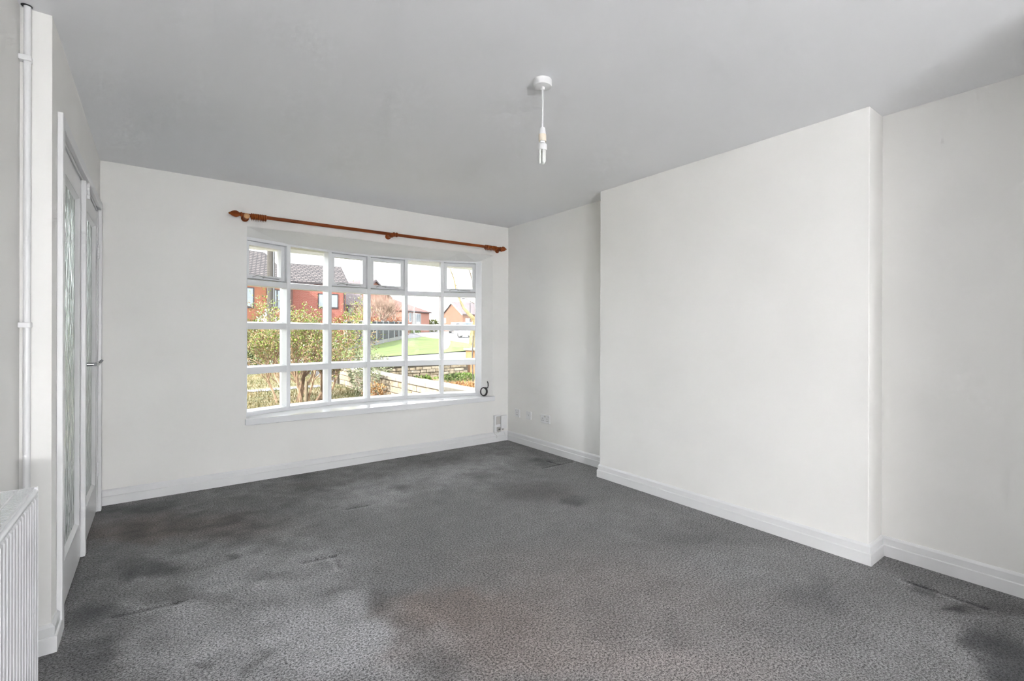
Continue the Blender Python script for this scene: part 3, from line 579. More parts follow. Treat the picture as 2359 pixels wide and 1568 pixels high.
def ring(x, label, group, tilt):
    global ring_me
    if ring_me is None:
        b = B(); n = 26
        b.tube([(0, 0.0205 * math.cos(2 * math.pi * k / n), 0.0205 * math.sin(2 * math.pi * k / n) - 0.005) for k in range(n + 1)], 0.0052, 8, cap=False)
        o = b.build('curtain_ring', 'wood', org=(0, 0, 0), smooth=60)
        B().tube([(0, 0.004 * math.cos(k * .7), -0.035 + 0.004 * math.sin(k * .7)) for k in range(10)], 0.0011, 5).build('screw_eye', 'brass', o)
        ring_me = o
    else: o = dup(ring_me, (0, 0, 0))
    o.location = (x, RY, RZ); o.rotation_euler = (rng.uniform(-.25, .25) + tilt, 0, 0.0)
    tag(o, label, 'curtain ring', group)
ORD = ['first', 'second', 'third', 'fourth', 'fifth', 'sixth', 'seventh', 'eighth', 'ninth']
for k in range(9): ring(0.899 + k * 0.0122, 'wooden curtain ring, %s from the pale bracket' % ORD[k], 'curtain rings bunched at the left end', 0)
ring_me_left = ring_me
for k in range(8): ring(3.075 + k * 0.0185, 'wooden curtain ring, %s from the finial by the room corner' % ORD[7 - k], 'curtain rings bunched at the right end', 0)

# coiled cable standing on the sill
n = 84; pts = []
for k in range(n):
    a = 2 * math.pi * k / 26; q = k / n
    pts.append((3.128 + 0.046 * math.cos(a) + 0.006 * math.sin(a * .37), 0.038 + 0.012 * math.sin(a + 1) - 0.010 * q, 0.5625 + (0.043 + 0.003 * math.sin(a * .41)) * math.sin(a)))
pts += [(3.176, 0.028, 0.60), (3.183, 0.028, 0.628), (3.182, 0.030, 0.655), (3.174, 0.032, 0.672)]
tag(B().tube(pts, 0.0052, 8).build('coiled_cable', 'cable', org=(3.135, 0.04, 0.512), smooth=60), 'dark coiled aerial cable resting on the white sill', 'cable')

# telephone fittings on the far wall
t = tag(empty('telephone_socket', (3.275, 0, 0.19)), 'tall white telephone socket box with grey cover plate', 'socket')
B().box(3.232, 3.312, -0.030, 0, 0.108, 0.296).build('housing', 'plastic', t, bevel=0.004)
B().box(3.252, 3.308, -0.034, -0.028, 0.196, 0.284).build('cover_plate', 'plastic_grey', t, bevel=0.002)
pl = B().box(3.258, 3.298, -0.055, -0.028, 0.116, 0.166).build('plug', 'plastic_grey', t, bevel=0.004)
for x in (3.268, 3.280): B().box(x, x + 0.007, -0.057, -0.053, 0.136, 0.152).build('slot', 'dark', pl)
t = tag(empty('junction_box', (3.36, 0, 0.21)), 'plain white junction box in the corner beside telephone socket', 'junction box')
B().box(3.320, 3.398, -0.028, 0, 0.140, 0.286).build('housing', 'plastic', t, bevel=0.004)
B().box(3.345, 3.363, -0.024, -0.006, 0.124, 0.141).build('cable_entry', 'plastic_grey', t, bevel=0.002)
tag(B().tube([(3.354, -0.015, 0.127), (3.358, -0.028, 0.10), (3.368, -0.036, 0.065), (3.386, -0.042, 0.03), (3.405, -0.045, 0.008), (3.409, -0.05, 0.004)], 0.0022, 6).build('white_wire', 'plastic', org=(3.40, -0.04, 0.005), smooth=60), 'thin white wire dropping from junction box to carpet', 'wire')
tag(B().tube([(3.278, -0.04, 0.118), (3.274, -0.043, 0.104), (3.245, -0.04, 0.102), (3.225, -0.03, 0.1075), (3.235, -0.026, 0.092), (3.262, -0.024, 0.072), (3.268, -0.024, 0.052), (3.258, -0.022, 0.046)], 0.0017, 6).build('telephone_wire', 'plastic_grey', org=(3.26, -0.03, 0.05), smooth=60), 'thin grey wire looping under the telephone plug', 'wire')
wp = [(3.215, -0.006, 0.1075)] + [(2.75 + 0.08 * k, -0.006, 0.1085 + 0.003 * math.sin(k * 2)) for k in range(5, -1, -1)] + [(2.60, -0.010, 0.1075), (2.45, -0.018, 0.101), (2.30, -0.0195, 0.090), (2.15, -0.012, 0.1085), (1.95, -0.006, 0.1085)]
tag(B().tube(wp, 0.0022, 6).build('skirting_wire', 'plastic', org=(2.5, -0.01, 0.107), smooth=60), 'thin white wire running along the skirting below the window', 'wire')

# sockets on the right wall
def socket(yc, zc, wd, label, kind):
    r = tag(empty('wall_socket', (XR, yc, zc)), label, 'socket')
    p = B().box(XR - 0.011, XR, yc - wd / 2, yc + wd / 2, zc - 0.043, zc + 0.043).build('plate', 'plastic', r, bevel=0.003)
    def hole(y, z, a, b): B().box(XR - 0.0122, XR - 0.010, y - a / 2, y + a / 2, z - b / 2, z + b / 2).build('slot', 'dark' if kind != 'x' else 'plastic_grey', r)
    if kind == 'aerial':
        c = B().lathe([(0.0065, 0), (0.0065, -0.008), (0.005, -0.010), (0.001, -0.010)], (XR - 0.010, yc, zc), 'x', 16).build('aerial_jack', 'chrome', r, smooth=40)
        return
    cs = [yc] if wd < 0.1 else [yc + 0.036, yc - 0.036]
    for c in cs:
        hole(c, zc + 0.004, 0.0045, 0.009)
        hole(c + 0.011, zc - 0.018, 0.0075, 0.0045); hole(c - 0.011, zc - 0.018, 0.0075, 0.0045)
        sy = c + 0.022 if (wd < 0.1 or c > yc) else c - 0.022
        sw = B().box(XR - 0.0145, XR - 0.010, sy - 0.006, sy + 0.006, zc + 0.010, zc + 0.030).build('rocker_switch', 'plastic', r, bevel=0.001)
        B().box(XR - 0.0151, XR - 0.0143, sy - 0.003, sy + 0.003, zc + 0.025, zc + 0.028).build('indicator', 'dark', sw)
    if wd > 0.1: B().box(XR - 0.0116, XR - 0.010, yc - 0.012, yc + 0.012, zc + 0.018, zc + 0.032).build('moulded_panel', 'plastic_grey', r)
socket(-0.195, 0.328, 0.087, 'white single power socket nearest the room corner', 'single')
socket(-0.402, 0.330, 0.087, 'white aerial socket plate between the two power sockets', 'aerial')
socket(-0.684, 0.330, 0.147, 'white double power socket nearest the chimney breast', 'double')

# painted heating pipe in the nib corner
t = tag(empty('heating_pipe', (-0.060, YN - 0.022, 0)), 'white painted vertical heating pipe beside the door nib', 'pipe')
B().tube([(-0.062, YN - 0.022, 0.0), (-0.062, YN - 0.022, H - 0.003)], 0.0102, 16).build('pipe', 'gloss', t, smooth=60)
for z in (2.206, 1.232): B().box(XL, -0.050, YN - 0.037, YN - 0.004, z - 0.010, z + 0.010).build('pipe_clip', 'gloss', t, bevel=0.003)
B().lathe([(0.0155, 0), (0.0155, -0.002), (0.0115, -0.003)], (-0.064, YN - 0.022, H), 'z', 16).build('ceiling_hole', 'dark', t)

# radiator on the set-back wall
RXF, RYF, RYN, RZB, RZT = 0.040, -2.515, -4.0, 0.13, 0.752
t = tag(empty('radiator', ((XL + RXF) / 2, (RYF + RYN) / 2, RZB)), 'white ribbed double panel radiator at the left edge', 'radiator')
def ribbed(x, sg):
    b = B(); pitch = 0.0333; nrib = int((RYF - RYN - 0.03) / pitch); prof = []
    y = RYF - 0.015
    prof.append((x - sg * 0.0, RYF))
    for k in range(nrib):
        prof += [(x - sg * .008, y), (x, y - 0.007), (x, y - 0.022), (x - sg * .008, y - 0.029)]; y -= pitch
    prof.append((x, RYN))
    v = [(a, c, RZB) for a, c in prof] + [(a, c, RZT - 0.03) for a, c in prof] + [(x - sg * 0.002, c, RZT - 0.022) for a, c in prof] + [(x - sg * 0.002, c, RZT - 0.012) for a, c in prof]
    n = len(prof); f = [(j * n + i, j * n + i + 1, (j + 1) * n + i + 1, (j + 1) * n + i) for j in range(3) for i in range(n - 1)]
    return b.add(v, f)
ribbed(RXF, 1).build('front_panel', 'rad', t)
ribbed(-0.045, -1).build('rear_panel', 'rad', t)
B().tube([(RXF - 0.006, RYF, RZT - 0.012), (RXF - 0.006, RYN, RZT - 0.012)], 0.007, 8).build('top_seam', 'rad', t, smooth=60)
g = B(); k = RYF - 0.004
g.box(-0.045, -0.041, RYN, RYF, RZT - 0.006, RZT); g.box(RXF - 0.012, RXF - 0.008, RYN, RYF, RZT - 0.006, RZT)
g.box(-0.004, 0.0, RYN, RYF, RZT - 0.006, RZT)
while k > RYN + .01:
    g.box(-0.041, RXF - 0.012, k - 0.0065, k, RZT - 0.005, RZT - 0.001); k -= 0.0105
g.build('top_grille', 'rad', t)
B().box(-0.046, RXF - 0.001, RYF, RYF + 0.002, RZB + 0.02, RZT).build('side_panel', 'rad', t)
B().box(-0.040, RXF - 0.012, RYN, RYF - .001, RZB + 0.05, RZB + 0.06).build('convector', 'rad', t)
for y in (RYF - 0.2, RYN + 0.2): B().box(XL + .001, -0.040, y - 0.02, y + 0.02, 0.25, 0.70).build('wall_bracket', 'rad', t)
for y in (RYF - 0.03, RYN + 0.03): B().tube([(-0.005, y, 0.0), (-0.005, y, RZB + 0.055)], 0.0075, 10).build('feed_pipe', 'gloss', t, smooth=60)

# ------------------------------------------------------------------ outdoors
SY, CYW = math.sin(YAW), math.cos(YAW)
def ground(x, y): return -0.30 + 0.022 * ((x - CX) * SY + (y - CY) * CYW)    # the street climbs gently away from the house
def at(b, d):
    """plan position from survey bearing b (0 = 1250) and distance d along the street axis."""
    l = (b - 1250.0) / FPX * d
    return (CX + d * SY + l * CYW, CY + d * CYW - l * SY)
def hz(py, d): return CZ + (766.5 - py) / FPX * d      # height sighted at distance d
def gd(py): return 1.5056 / ((py - 766.5) / FPX + 0.022)  # distance where the rising ground is sighted
def sheet(name, pts, m, dz, label):
    v = [(x, y, ground(x, y) + dz) for x, y in pts]
    b = B(); n = len(v); b.add(v, [tuple(range(n))])
    o = b.build(name, m); struct(o, label)
    if o.data.polygons[0].normal.z < 0: o.data.flip_normals()
    return o
sheet('bounce_paving', [(-6, -22), (10, -22), (10, YR - .15), (-6, YR - .15)], 'kerb', 0.0, 'unseen pale paving added behind the house for neutral bounce light')  # unseen paving, added so light bounced indoors is not tinted green
sheet('ground', [(-150, -150), (260, -150), (260, 260), (-150, 260)], 'rear', -0.05, 'grass ground around the house')
YS = 7.78     # street front garden wall line
XW = 3.75     # boundary between the two front gardens
sheet('garden_floor', [(-12, 0.27), (XW, 0.27), (XW, YS + 4.6), (-12, YS + 4.6)], 'garden', 0.012, 'rough front garden with patchy grass')
sheet('neighbour_garden_floor', [(XW, 0.27), (14, 0.27), (14, YS), (XW, YS)], 'garden', 0.0, 'rough front garden next door')
sheet('pavement', [(-60, YS), (60, YS), (60, YS + 9.6), (-60, YS + 9.6)], 'pave', 0.0, 'grey pavement beyond the garden wall')
sheet('garden_path', [(-12, 7.3), (3.3, 7.3), (3.3, 7.75), (-12, 7.75)], 'pave', 0.024, 'narrow pale path crossing our front garden')
G = lambda px, py: at(px, gd(py))
sheet('road', [G(560, 776), G(850, 778), G(935, 772), G(948, 762), G(955, 757), at(957, 110), at(1400, 110), at(1500, 20), G(1200, 806)], 'road', -0.005, 'pale grey road curving uphill')
sheet('verge', [G(700, 829), G(850, 824), G(1000, 815), G(1092, 806), G(1180, 800), G(1150, 798), G(1080, 791), G(1015, 780.5), G(975, 776), G(935, 780), G(890, 789), G(850, 800), G(700, 812)], 'lawn', 0.03, 'bright green grass verge across the street')
sheet('footpath', [G(560, 840), G(700, 812), G(850, 800), G(890, 789), G(935, 780), G(975, 776), G(952, 766), G(946, 760), at(944, 100), at(925, 90), G(925, 772.5), G(915, 782), G(850, 795), G(640, 815)], 'path', 0.012, 'dark tarmac footpath beside the black fence')
kp = [G(1018, 781), G(978, 776.2), G(955, 767), G(948, 760)]
kb = B()
for a, c in zip(kp[:-1], kp[1:]):
    kb.tube([(a[0], a[1], ground(*a) + 0.03), (c[0], c[1], ground(*c) + 0.03)], 0.09, 6)
struct(kb.build('kerb', 'kerb'), 'pale kerb edging the curved road')
mk = [G(1048, 772.0), G(1069, 775.5), G(1068, 777.0), G(1047, 773.2)]
sheet('road_marking', mk, 'paint', 0.03, 'short white line painted on the road')

# boundary wall between the front gardens, laid in single blocks
bw = tag(empty('boundary_wall', (XW, 4.0, -0.1)), 'pale stone block wall between the front gardens', 'wall')
B().box(XW + 0.02, XW + 0.18, 0.3, YS - 0.1, -0.28, 0.325).build('core', 'mortar', bw)
for c in range(5):
    z = -0.245 + c * 0.115; y = 0.32 + (0.2 if c % 2 else 0)
    while y < YS - 0.4:
        L = rng.uniform(0.36, 0.46); pr = rng.uniform(0, 0.012)
        B().box(XW - pr, XW + 0.05, y, min(y + L - 0.012, YS - .1), z, z + 0.104).build('block', rng.choice(['stone', 'stone', 'stone_b']), bw, bevel=0.006)
        y += L
y = 0.3
while y < YS - 0.3:
    L = 0.62
    B().box(XW - 0.045, XW + 0.245, y, min(y + L - 0.008, YS - .1), 0.33, 0.402 + rng.uniform(-.004, .004)).build('coping_stone', 'coping', bw, bevel=0.012); y += L
# street wall of rubble stones
sw = tag(empty('street_wall', (6, YS, 0)), 'low rubble stone wall along the pavement', 'wall')
B().box(XW, 7.36, YS + 0.03, YS + 0.22, -0.3, 0.33).build('core', 'mortar', sw)
for c in range(6):
    x = 3.9 + rng.uniform(0, .1)
    while x < 7.2:
        z = ground(x, YS) - 0.02 + c * 0.082; L = rng.uniform(0.16, 0.34)
        h = 0.072 + rng.uniform(-.006, .006)
        if z + h < 0.34:
            B().box(x, x + L - 0.014, YS - rng.uniform(0, 0.025), YS + 0.05, z, z + h).build('stone', rng.choice(['rubble', 'rubble_b', 'rubble']), sw, bevel=0.008)
        x += L
for k in range(6):
    x = XW + 0.6 * k; B().box(x, x + 0.592, YS - 0.03, YS + 0.26, 0.33, 0.372).build('coping_stone', 'coping', sw, bevel=0.01)
# gate pier at the end of the street wall
px_, py_ = at(1091, 14.3)
t = tag(empty('gate_pier', (px_, py_, ground(px_, py_))), 'orange brick gate pier with flat stone cap', 'gate pier')
B().box(px_ - .17, px_ + .17, py_ - .17, py_ + .17, ground(px_, py_) - .1, 0.70).build('shaft', 'pier', t, bevel=0.01)
B().box(px_ - .22, px_ + .22, py_ - .22, py_ + .22, 0.70, 0.77).build('cap', 'coping', t, bevel=0.012)

# shrubs and trees
def grow(b, p, d, L, r, lev, tips, spread, gravity=0.0, nmin=2, nmax=4, wob=0.18, shrink=(0.55, 0.8), sides=5):
    pts = [Vector(p)]; rad = [r]; d = Vector(d).normalized(); seg = 4 if lev > 1 else 3
    for k in range(seg):
        d = (d + Vector((rng.gauss(0, wob), rng.gauss(0, wob), rng.gauss(0, wob) + gravity))).normalized()
        pts.append(pts[-1] + d * L / seg); rad.append(r * (1 - 0.45 * (k + 1) / seg))
    b.tube(pts, rad, max(3, sides if lev > 2 else 3), cap=lev > 2)
    if lev <= 0:
        tips.append((pts[-1], d)); tips.append((pts[1], d)); return
    for k in range(rng.randint(nmin, nmax)):
        q = rng.uniform(0.35, 1.0); i = min(int(q * seg), seg - 1); pp = pts[i].lerp(pts[i + 1], q * seg - i)
        nd = (d + Vector((rng.uniform(-1, 1), rng.uniform(-1, 1), rng.uniform(-.5, 1))) * spread).normalized()
        grow(b, pp, nd, L * rng.uniform(*shrink), rad[i] * rng.uniform(0.45, 0.65), lev - 1, tips, spread, gravity, nmin, nmax, wob, shrink, sides)
    if lev == 1: tips.append((pts[2], d))

# the big lime-leaved shrub in the front garden
sx, sy_ = at(700, 9.1); sz = ground(sx, sy_)
shrub = tag(empty('flowering_shrub', (sx, sy_, sz)), 'large twiggy garden shrub with fresh lime green leaves', 'shrub')
tips = []
for k, (bx, rr, lean, LL) in enumerate([(688, 0.055, (-.10, .10, 1), .75), (694, 0.03, (.05, -.05, 1), .7), (728, 0.06, (.30, .05, .9), .62), (716, 0.028, (-.45, .2, .8), .8), (672, 0.03, (-.55, .15, .8), .8), (706, 0.028, (.35, .3, 1), .8), (640, 0.026, (-.5, .2, .9), .75), (690, 0.028, (.1, .5, 1), .85), (745, 0.026, (.65, .0, .8), .75), (655, .026, (-.2, -.25, 1), .85)]):
    p = at(bx, 9.1 + rng.uniform(-.25, .25)); b = B(); tl = []
    grow(b, (p[0], p[1], ground(*p) - .03), (lean[0] * CYW + lean[1] * SY, -lean[0] * SY + lean[1] * CYW, lean[2]), LL, rr, 4, tl, 0.62, 0.03, 3, 5, 0.14, (0.58, 0.85))
    b.build('stem', 'bark' if rr > .05 else 'twig', shrub, smooth=60); tips += tl
lf = B(); ld = B(); lp = B()
rng.shuffle(tips)
for i, (p, d) in enumerate(tips):
    if p.z < sz + 0.5 and rng.random() < .75: continue
    hi = (p.z - sz) / 2.0
    for k in range(rng.randint(1, 3)):
        dd = d + Vector((rng.uniform(-1, 1), rng.uniform(-1, 1), rng.uniform(-.6, 1)))
        q = rng.random(); s = rng.uniform(.028, .05)
        tgt = lf if q < 0.26 + 0.30 * hi else (ld if q < .85 else lp)
        tgt.leaf(p + Vector((rng.gauss(0, .025), rng.gauss(0, .025), rng.gauss(0, .025))), dd, s * .6, s)
lf.build('green_leaves', 'leaf', shrub)['kind'] = 'stuff'; ld.build('dry_leaves', 'leaf_dry', shrub)['kind'] = 'stuff'; lp.build('pale_leaves', 'leaf_pale', shrub)['kind'] = 'stuff'
p = at(705, 8.9); tag(B().tube([(p[0], p[1], ground(*p) - .05), (p[0] + .01, p[1], ground(*p) + .42)], [.03, .028], 8).build('garden_stake', 'palebranch', org=(p[0], p[1], ground(*p))), 'short sawn wooden stake beside the shrub trunk', 'stake')

def leafy(name, c, size, n, leafm, label, cat, stemm='twig', ls=(0.05, 0.09), group=None, shape='ellipsoid', stems=6):
    """shrub or hedge: stems with a volume of single leaves (one uncountable mass)."""
    z0 = ground(c[0], c[1]); r = tag(empty(name, (c[0], c[1], z0)), label, cat, group)
    b = B()
    for k in range(stems):
        o = (c[0] + rng.uniform(-.35, .35) * size[0], c[1] + rng.uniform(-.35, .35) * size[1], z0 - .05)
        e = (c[0] + rng.uniform(-.9, .9) * size[0], c[1] + rng.uniform(-.9, .9) * size[1], z0 + size[2] * rng.uniform(.8, 1.7))
        b.tube([o, tuple((o[i] + e[i]) / 2 + rng.uniform(-.05, .05) for i in range(3)), e], [.02 * max(size), .012 * max(size), .004 * max(size)], 5)
    b.build('stems', stemm, r)
    b = B()
    for k in range(n):
        while True:
            u = Vector((rng.uniform(-1, 1), rng.uniform(-1, 1), rng.uniform(-1, 1)))
            if shape == 'box' or (0.25 < u.length < 1.0): break
        lump = 1 + 0.18 * math.sin(u.x * 7 + u.z * 5) + 0.1 * math.sin(u.y * 9)
        p = (c[0] + u.x * size[0] * lump, c[1] + u.y * size[1] * lump, z0 + size[2] * (1 + u.z * (0.98 if shape != 'box' else 0.99)))
        s = rng.uniform(*ls); b.leaf(p, (u.x + rng.uniform(-.6, .6), u.y + rng.uniform(-.6, .6), u.z + rng.uniform(-.2, .8)), s * .6, s)
    b.build('foliage', leafm, r)['kind'] = 'stuff'
    return r
leafy('pale_shrub', at(868, 11.7), (.33, .33, .36), 1100, 'leaf_pale', 'pale silvery shrub beside the boundary wall', 'shrub', ls=(.04, .07))
leafy('pale_shrub', at(842, 9.0), (.27, .27, .55), 900, 'leaf_pale', 'taller silvery shrub at the edge of the lime shrub', 'shrub', ls=(.04, .07))
leafy('conifer_bush', at(578, 16), (.75, .75, .80), 2600, 'conifer', 'dark green conifer bush behind the shrub at left', 'shrub', ls=(.06, .12))
leafy('golden_bush', at(640, 15), (.6, .6, .75), 1800, 'leaf', 'golden green bush behind the shrub near the pole', 'shrub', ls=(.05, .1))
leafy('golden_bush', at(700, 14), (.9, .7, .78), 2600, 'leaf', 'broad golden green bush behind the lime shrub', 'shrub', ls=(.05, .1))
leafy('green_weed', at(975, 12.2), (.28, .16, .07), 140, 'greenhedge', 'low green weed at the foot of the rubble wall', 'plant', ls=(.05, .1))
leafy('green_weed', at(1065, 12.6), (.6, .25, .08), 520, 'greenhedge', 'wide green weed patch before the gate pier', 'plant', ls=(.05, .1))
leafy('dry_plant', at(1060, 10.3), (.8, .5, .10), 1300, 'orangeleaf', 'orange dry leaves spreading over next garden', 'plant', ls=(.05, .1), stemm='leaf_dry')
leafy('dry_plant', at(866, 8.6), (.16, .16, .22), 260, 'orangeleaf', 'rusty dry plant against the pale boundary wall', 'plant', ls=(.04, .07), stemm='leaf_dry')
# grass and leaf litter in the garden
gb = B()
for k in range(11000):
    d = rng.uniform(7.2, 15.5); p = at(rng.uniform(540, 860), d)
    if p[0] > XW - .05 or p[1] > YS + 4.5 or 7.25 < p[1] < 7.8: continue
    gb.leaf((p[0], p[1], ground(*p) - .005), (rng.uniform(-.5, .5), rng.uniform(-.5, .5), 1), .012, rng.uniform(.04, .11))
tag(gb.build('garden_grass', 'blade'), 'uncut green grass in our front garden', 'grass', kind='stuff')
gb = B()
for k in range(2600):
    d = rng.uniform(8.5, 13.4); p = at(rng.uniform(860, 1110), d)
    if p[0] < XW + .25 or p[1] > YS - .05: continue
    gb.leaf((p[0], p[1], ground(*p) - .005), (rng.uniform(-.6, .6), rng.uniform(-.6, .6), 1), .012, rng.uniform(.04, .10))
tag(gb.build('neighbour_grass', 'leaf_dry'), 'straw coloured grass in the next garden', 'grass', kind='stuff')

# telegraph pole
p = at(624, 20); z0 = ground(*p)
t = tag(empty('telegraph_pole', (p[0], p[1], z0)), 'weathered wooden telegraph pole in front of houses', 'pole')
B().tube([(p[0], p[1], z0 - .1), (p[0], p[1], 8.2)], [.155, .13], 14).build('pole', 'pole', t, smooth=60)
B().tube([(p[0] + .155 * CYW * .6, p[1] - .155 * SY * .6 - .05, z0), (p[0] + .13 * CYW * .6, p[1] - .13 * SY * .6 - .05, 8.0)], .03, 8).build('cable_duct', 'bay_grey', t, smooth=60)

# black panel fence
fp = [796, 816, 833, 850, 866, 881, 893.5, 907, 917.6, 927]; fd = [25.6, 26.8, 28.3, 30, 32, 34.4, 36.8, 39.4, 42, 44.6]
FP = [at(a, d) for a, d in zip(fp, fd)]
t = tag(empty('panel_fence', (*FP[4], ground(*FP[4]))), 'black panel fence with white concrete posts', 'fence')
for i, p in enumerate(FP):
    z = ground(*p); B().box(p[0] - .07, p[0] + .07, p[1] - .07, p[1] + .07, z - .05, z + 1.62).build('post', 'post', t)
    if i < len(FP) - 1:
        q = FP[i + 1]; zz = ground(*q); d = Vector((q[0] - p[0], q[1] - p[1])); L = d.length; d /= L; n = (-d.y, d.x)
        def seg(h0, h1, th): 
            b = B(); A = [(p[0] + d.x * .06 + n[0] * s, p[1] + d.y * .06 + n[1] * s, z + h) for s, h in ((-th, h0), (th, h0), (th, h1), (-th, h1))]
            C = [(q[0] - d.x * .06 + n[0] * s, q[1] - d.y * .06 + n[1] * s, zz + h) for s, h in ((-th, h0), (th, h0), (th, h1), (-th, h1))]
            return b.hull(A, C)
        seg(0, 0.28, .03).build('gravel_board', 'gravelboard', t); seg(0.28, 1.52, .02).build('panel', 'fence', t); seg(1.52, 1.56, .04).build('top_rail', 'fence', t)

# houses
def house(name, label, A, C, depth, hw, hr, wallm, roofm, wins=(), frame='frame_white', hip=0.0, chim=None, hipl=None, eave=0.25, gable_front=False, fasc='frame_dark'):
    """A, C: front wall ends in plan; the root sits at A turned along the front."""
    z0 = min(ground(*A), ground(*C)) - 0.1; dv = Vector((C[0] - A[0], C[1] - A[1])); Wd = dv.length; ang = math.atan2(dv.y, dv.x)
    r = tag(empty(name, (A[0], A[1], z0), ang), label, 'house')
    hipl = hip if hipl is None else hipl
    e = eave
    if not gable_front:
        b = B().box(0, Wd, 0, depth, 0, hw)
        if hip == 0: b.hull([(Wd - .2, 0, hw), (Wd - .2, depth, hw), (Wd - .2, depth / 2, hr)], [(Wd, 0, hw), (Wd, depth, hw), (Wd, depth / 2, hr)])
        if hipl == 0: b.hull([(0, 0, hw), (0, depth, hw), (0, depth / 2, hr)], [(.2, 0, hw), (.2, depth, hw), (.2, depth / 2, hr)])
        b.build('wall', wallm, r, local=True)
        k = (hr - hw) / (depth / 2) * e
        P = [(-e, -e, hw - k), (Wd + e, -e, hw - k), (Wd + e, depth + e, hw - k), (-e, depth + e, hw - k), (hipl - (e if hipl == 0 else 0), depth / 2, hr), (Wd - hip + (e if hip == 0 else 0), depth / 2, hr)]
        v = P + [(x, y, z + .12) for x, y, z in P]
        f = [(0, 1, 5, 4), (2, 3, 4, 5), (1, 2, 5), (3, 0, 4)]
        B().add(v, [tuple(i + 6 for i in q) for q in f] + [(0, 4, 5, 1), (3, 2, 5, 4), (0, 1, 7, 6), (1, 2, 8, 7), (2, 3, 9, 8), (3, 0, 6, 9)] + ([(1, 5, 2)] if hip else [(1, 5, 11, 7), (5, 2, 8, 11)]) + ([(0, 3, 4)] if hipl else [(0, 4, 10, 6), (4, 3, 9, 10)])).build('roof', roofm, r, local=True)
        if not hip: 
            bb = bpy.data.objects
        B().box(-e, Wd + e, -e - .06, -e, hw - k - .05, hw - k + .10).build('gutter', fasc, r, local=True)
    else:
        b = B().box(0, Wd, 0, depth, 0, hw); b.hull([(0, 0, hw), (Wd, 0, hw), (Wd / 2, 0, hr)], [(0, .25, hw), (Wd, .25, hw), (Wd / 2, .25, hr)]); b.build('wall', wallm, r, local=True)
        k = (hr - hw) / (Wd / 2) * e
        for sx in (0, 1):
            x0, x1 = (-e, Wd / 2) if sx == 0 else (Wd + e, Wd / 2)
            B().hull([(x0, -.2, hw - k), (x1, -.2, hr), (x1, -.2, hr + .14), (x0, -.2, hw - k + .14)], [(x0, depth, hw - k), (x1, depth, hr), (x1, depth, hr + .14), (x0, depth, hw - k + .14)]).build('roof_slope', roofm, r, local=True)
            B().hull([(x0, -.26, hw - k - .12), (x1, -.26, hr - .12), (x1, -.26, hr + .10), (x0, -.26, hw - k + .10)], [(x0, -.2, hw - k - .12), (x1, -.2, hr - .12), (x1, -.2, hr + .10), (x0, -.2, hw - k + .10)]).build('bargeboard', fasc, r, local=True)
    for (x0, x1, z0_, z1_) in wins:
        fr = B(); tk = .07
        for bx in ((x0, x1, z0_ - .06, z0_ + tk), (x0, x1, z1_ - tk, z1_), (x0, x0 + tk, z0_, z1_), (x1 - tk, x1, z0_, z1_)): fr.box(bx[0], bx[1], -.05, .02, bx[2], bx[3])
        if x1 - x0 > 1.1: fr.box((x0 + x1) / 2 - tk / 2, (x0 + x1) / 2 + tk / 2, -.05, .02, z0_, z1_)
        wo = fr.build('window', frame, r, local=True); ORG[wo.name] = Vector((0, 0, 0))
        B().box(x0 + tk / 2, x1 - tk / 2, -.025, -.01, z0_ + tk / 2, z1_ - tk / 2).build('pane', 'pane_sky', wo, local=True)
    if chim:
        cx, cy, cz0, cz1, cw = chim; c = B().box(cx - cw / 2, cx + cw / 2, cy - cw / 2, cy + cw / 2, cz0, cz1).build('chimney', wallm, r, local=True)
        B().lathe([(.12, 0), (.10, .35), (.08, .35)], (cx, cy, cz1), 'z', 10).build('chimney_pot', roofm, c, local=True)
    return r, Wd
# left house with orange brick
A_, C_ = at(528, 34.6), at(667, 38.6)
hA, WA = house('brick_house', 'orange brick house with grey tiled roof at left', A_, C_, 7.5, 5.0, 7.45, 'brickA', 'tileA', [(0.75, 1.75, 2.72, 4.2), (2.70, 4.35, 2.72, 4.2)], 'frame_dark')
b = B(); pb = [(1.75, -1.3), (2.05, -2.0), (2.9, -2.0), (3.2, -1.3), (3.2, 0), (1.75, 0)]
b.prism(pb, 0, 1.55); bay_ = b.build('bay', 'brickA', hA, local=True)
b = B(); top = [(2.475, 0, 2.55)]; n = len(pb)
b.add([(2.475 + (x - 2.475) * 1.15, y * 1.08, 1.55) for x, y in pb] + [(2.475, -.35, 2.5)], [tuple(range(n - 1, -1, -1))] + [(i, (i + 1) % n, n) for i in range(n)]); b.build('bay_roof', 'bay_grey', hA, local=True)
B().lathe([(.10, 0), (.13, .1), (.03, .22)], (2.475, -.35, 2.45), 'z', 10).build('finial', 'frame_white', hA, local=True)
# red brick house
A_, C_ = at(674, 39.8), at(796, 42.0)
hB, WB = house('brick_house', 'red brick house with grey tiled roof in the middle', A_, C_, 7.0, 4.95, 6.75, 'brickB', 'tileA', [(1.90, 3.50, 2.85, 4.05)], 'frame_dark')
B().tube([(WB - .12, -.06, 0), (WB - .12, -.06, 4.9)], .05, 8).build('downpipe', 'frame_dark', hB, local=True)
# pink gabled house behind the bare trees
A_, C_ = at(826, 52), at(897, 56)
hC, WC = house('gabled_house', 'pink brick gabled house behind bare trees', A_, C_, 7, 4.6, 6.3, 'brickC', 'tileP', [], 'frame_dark', gable_front=True, fasc='tileP')
A_, C_ = at(794, 46.5), at(832, 47.2)
hC2, _ = house('link_house', 'low tan house wing with brown roof beside red house', A_, C_, 3.6, 3.3, 4.5, 'brickE', 'tileP', [(.25, .95, 2.35, 3.3)], 'frame_dark')
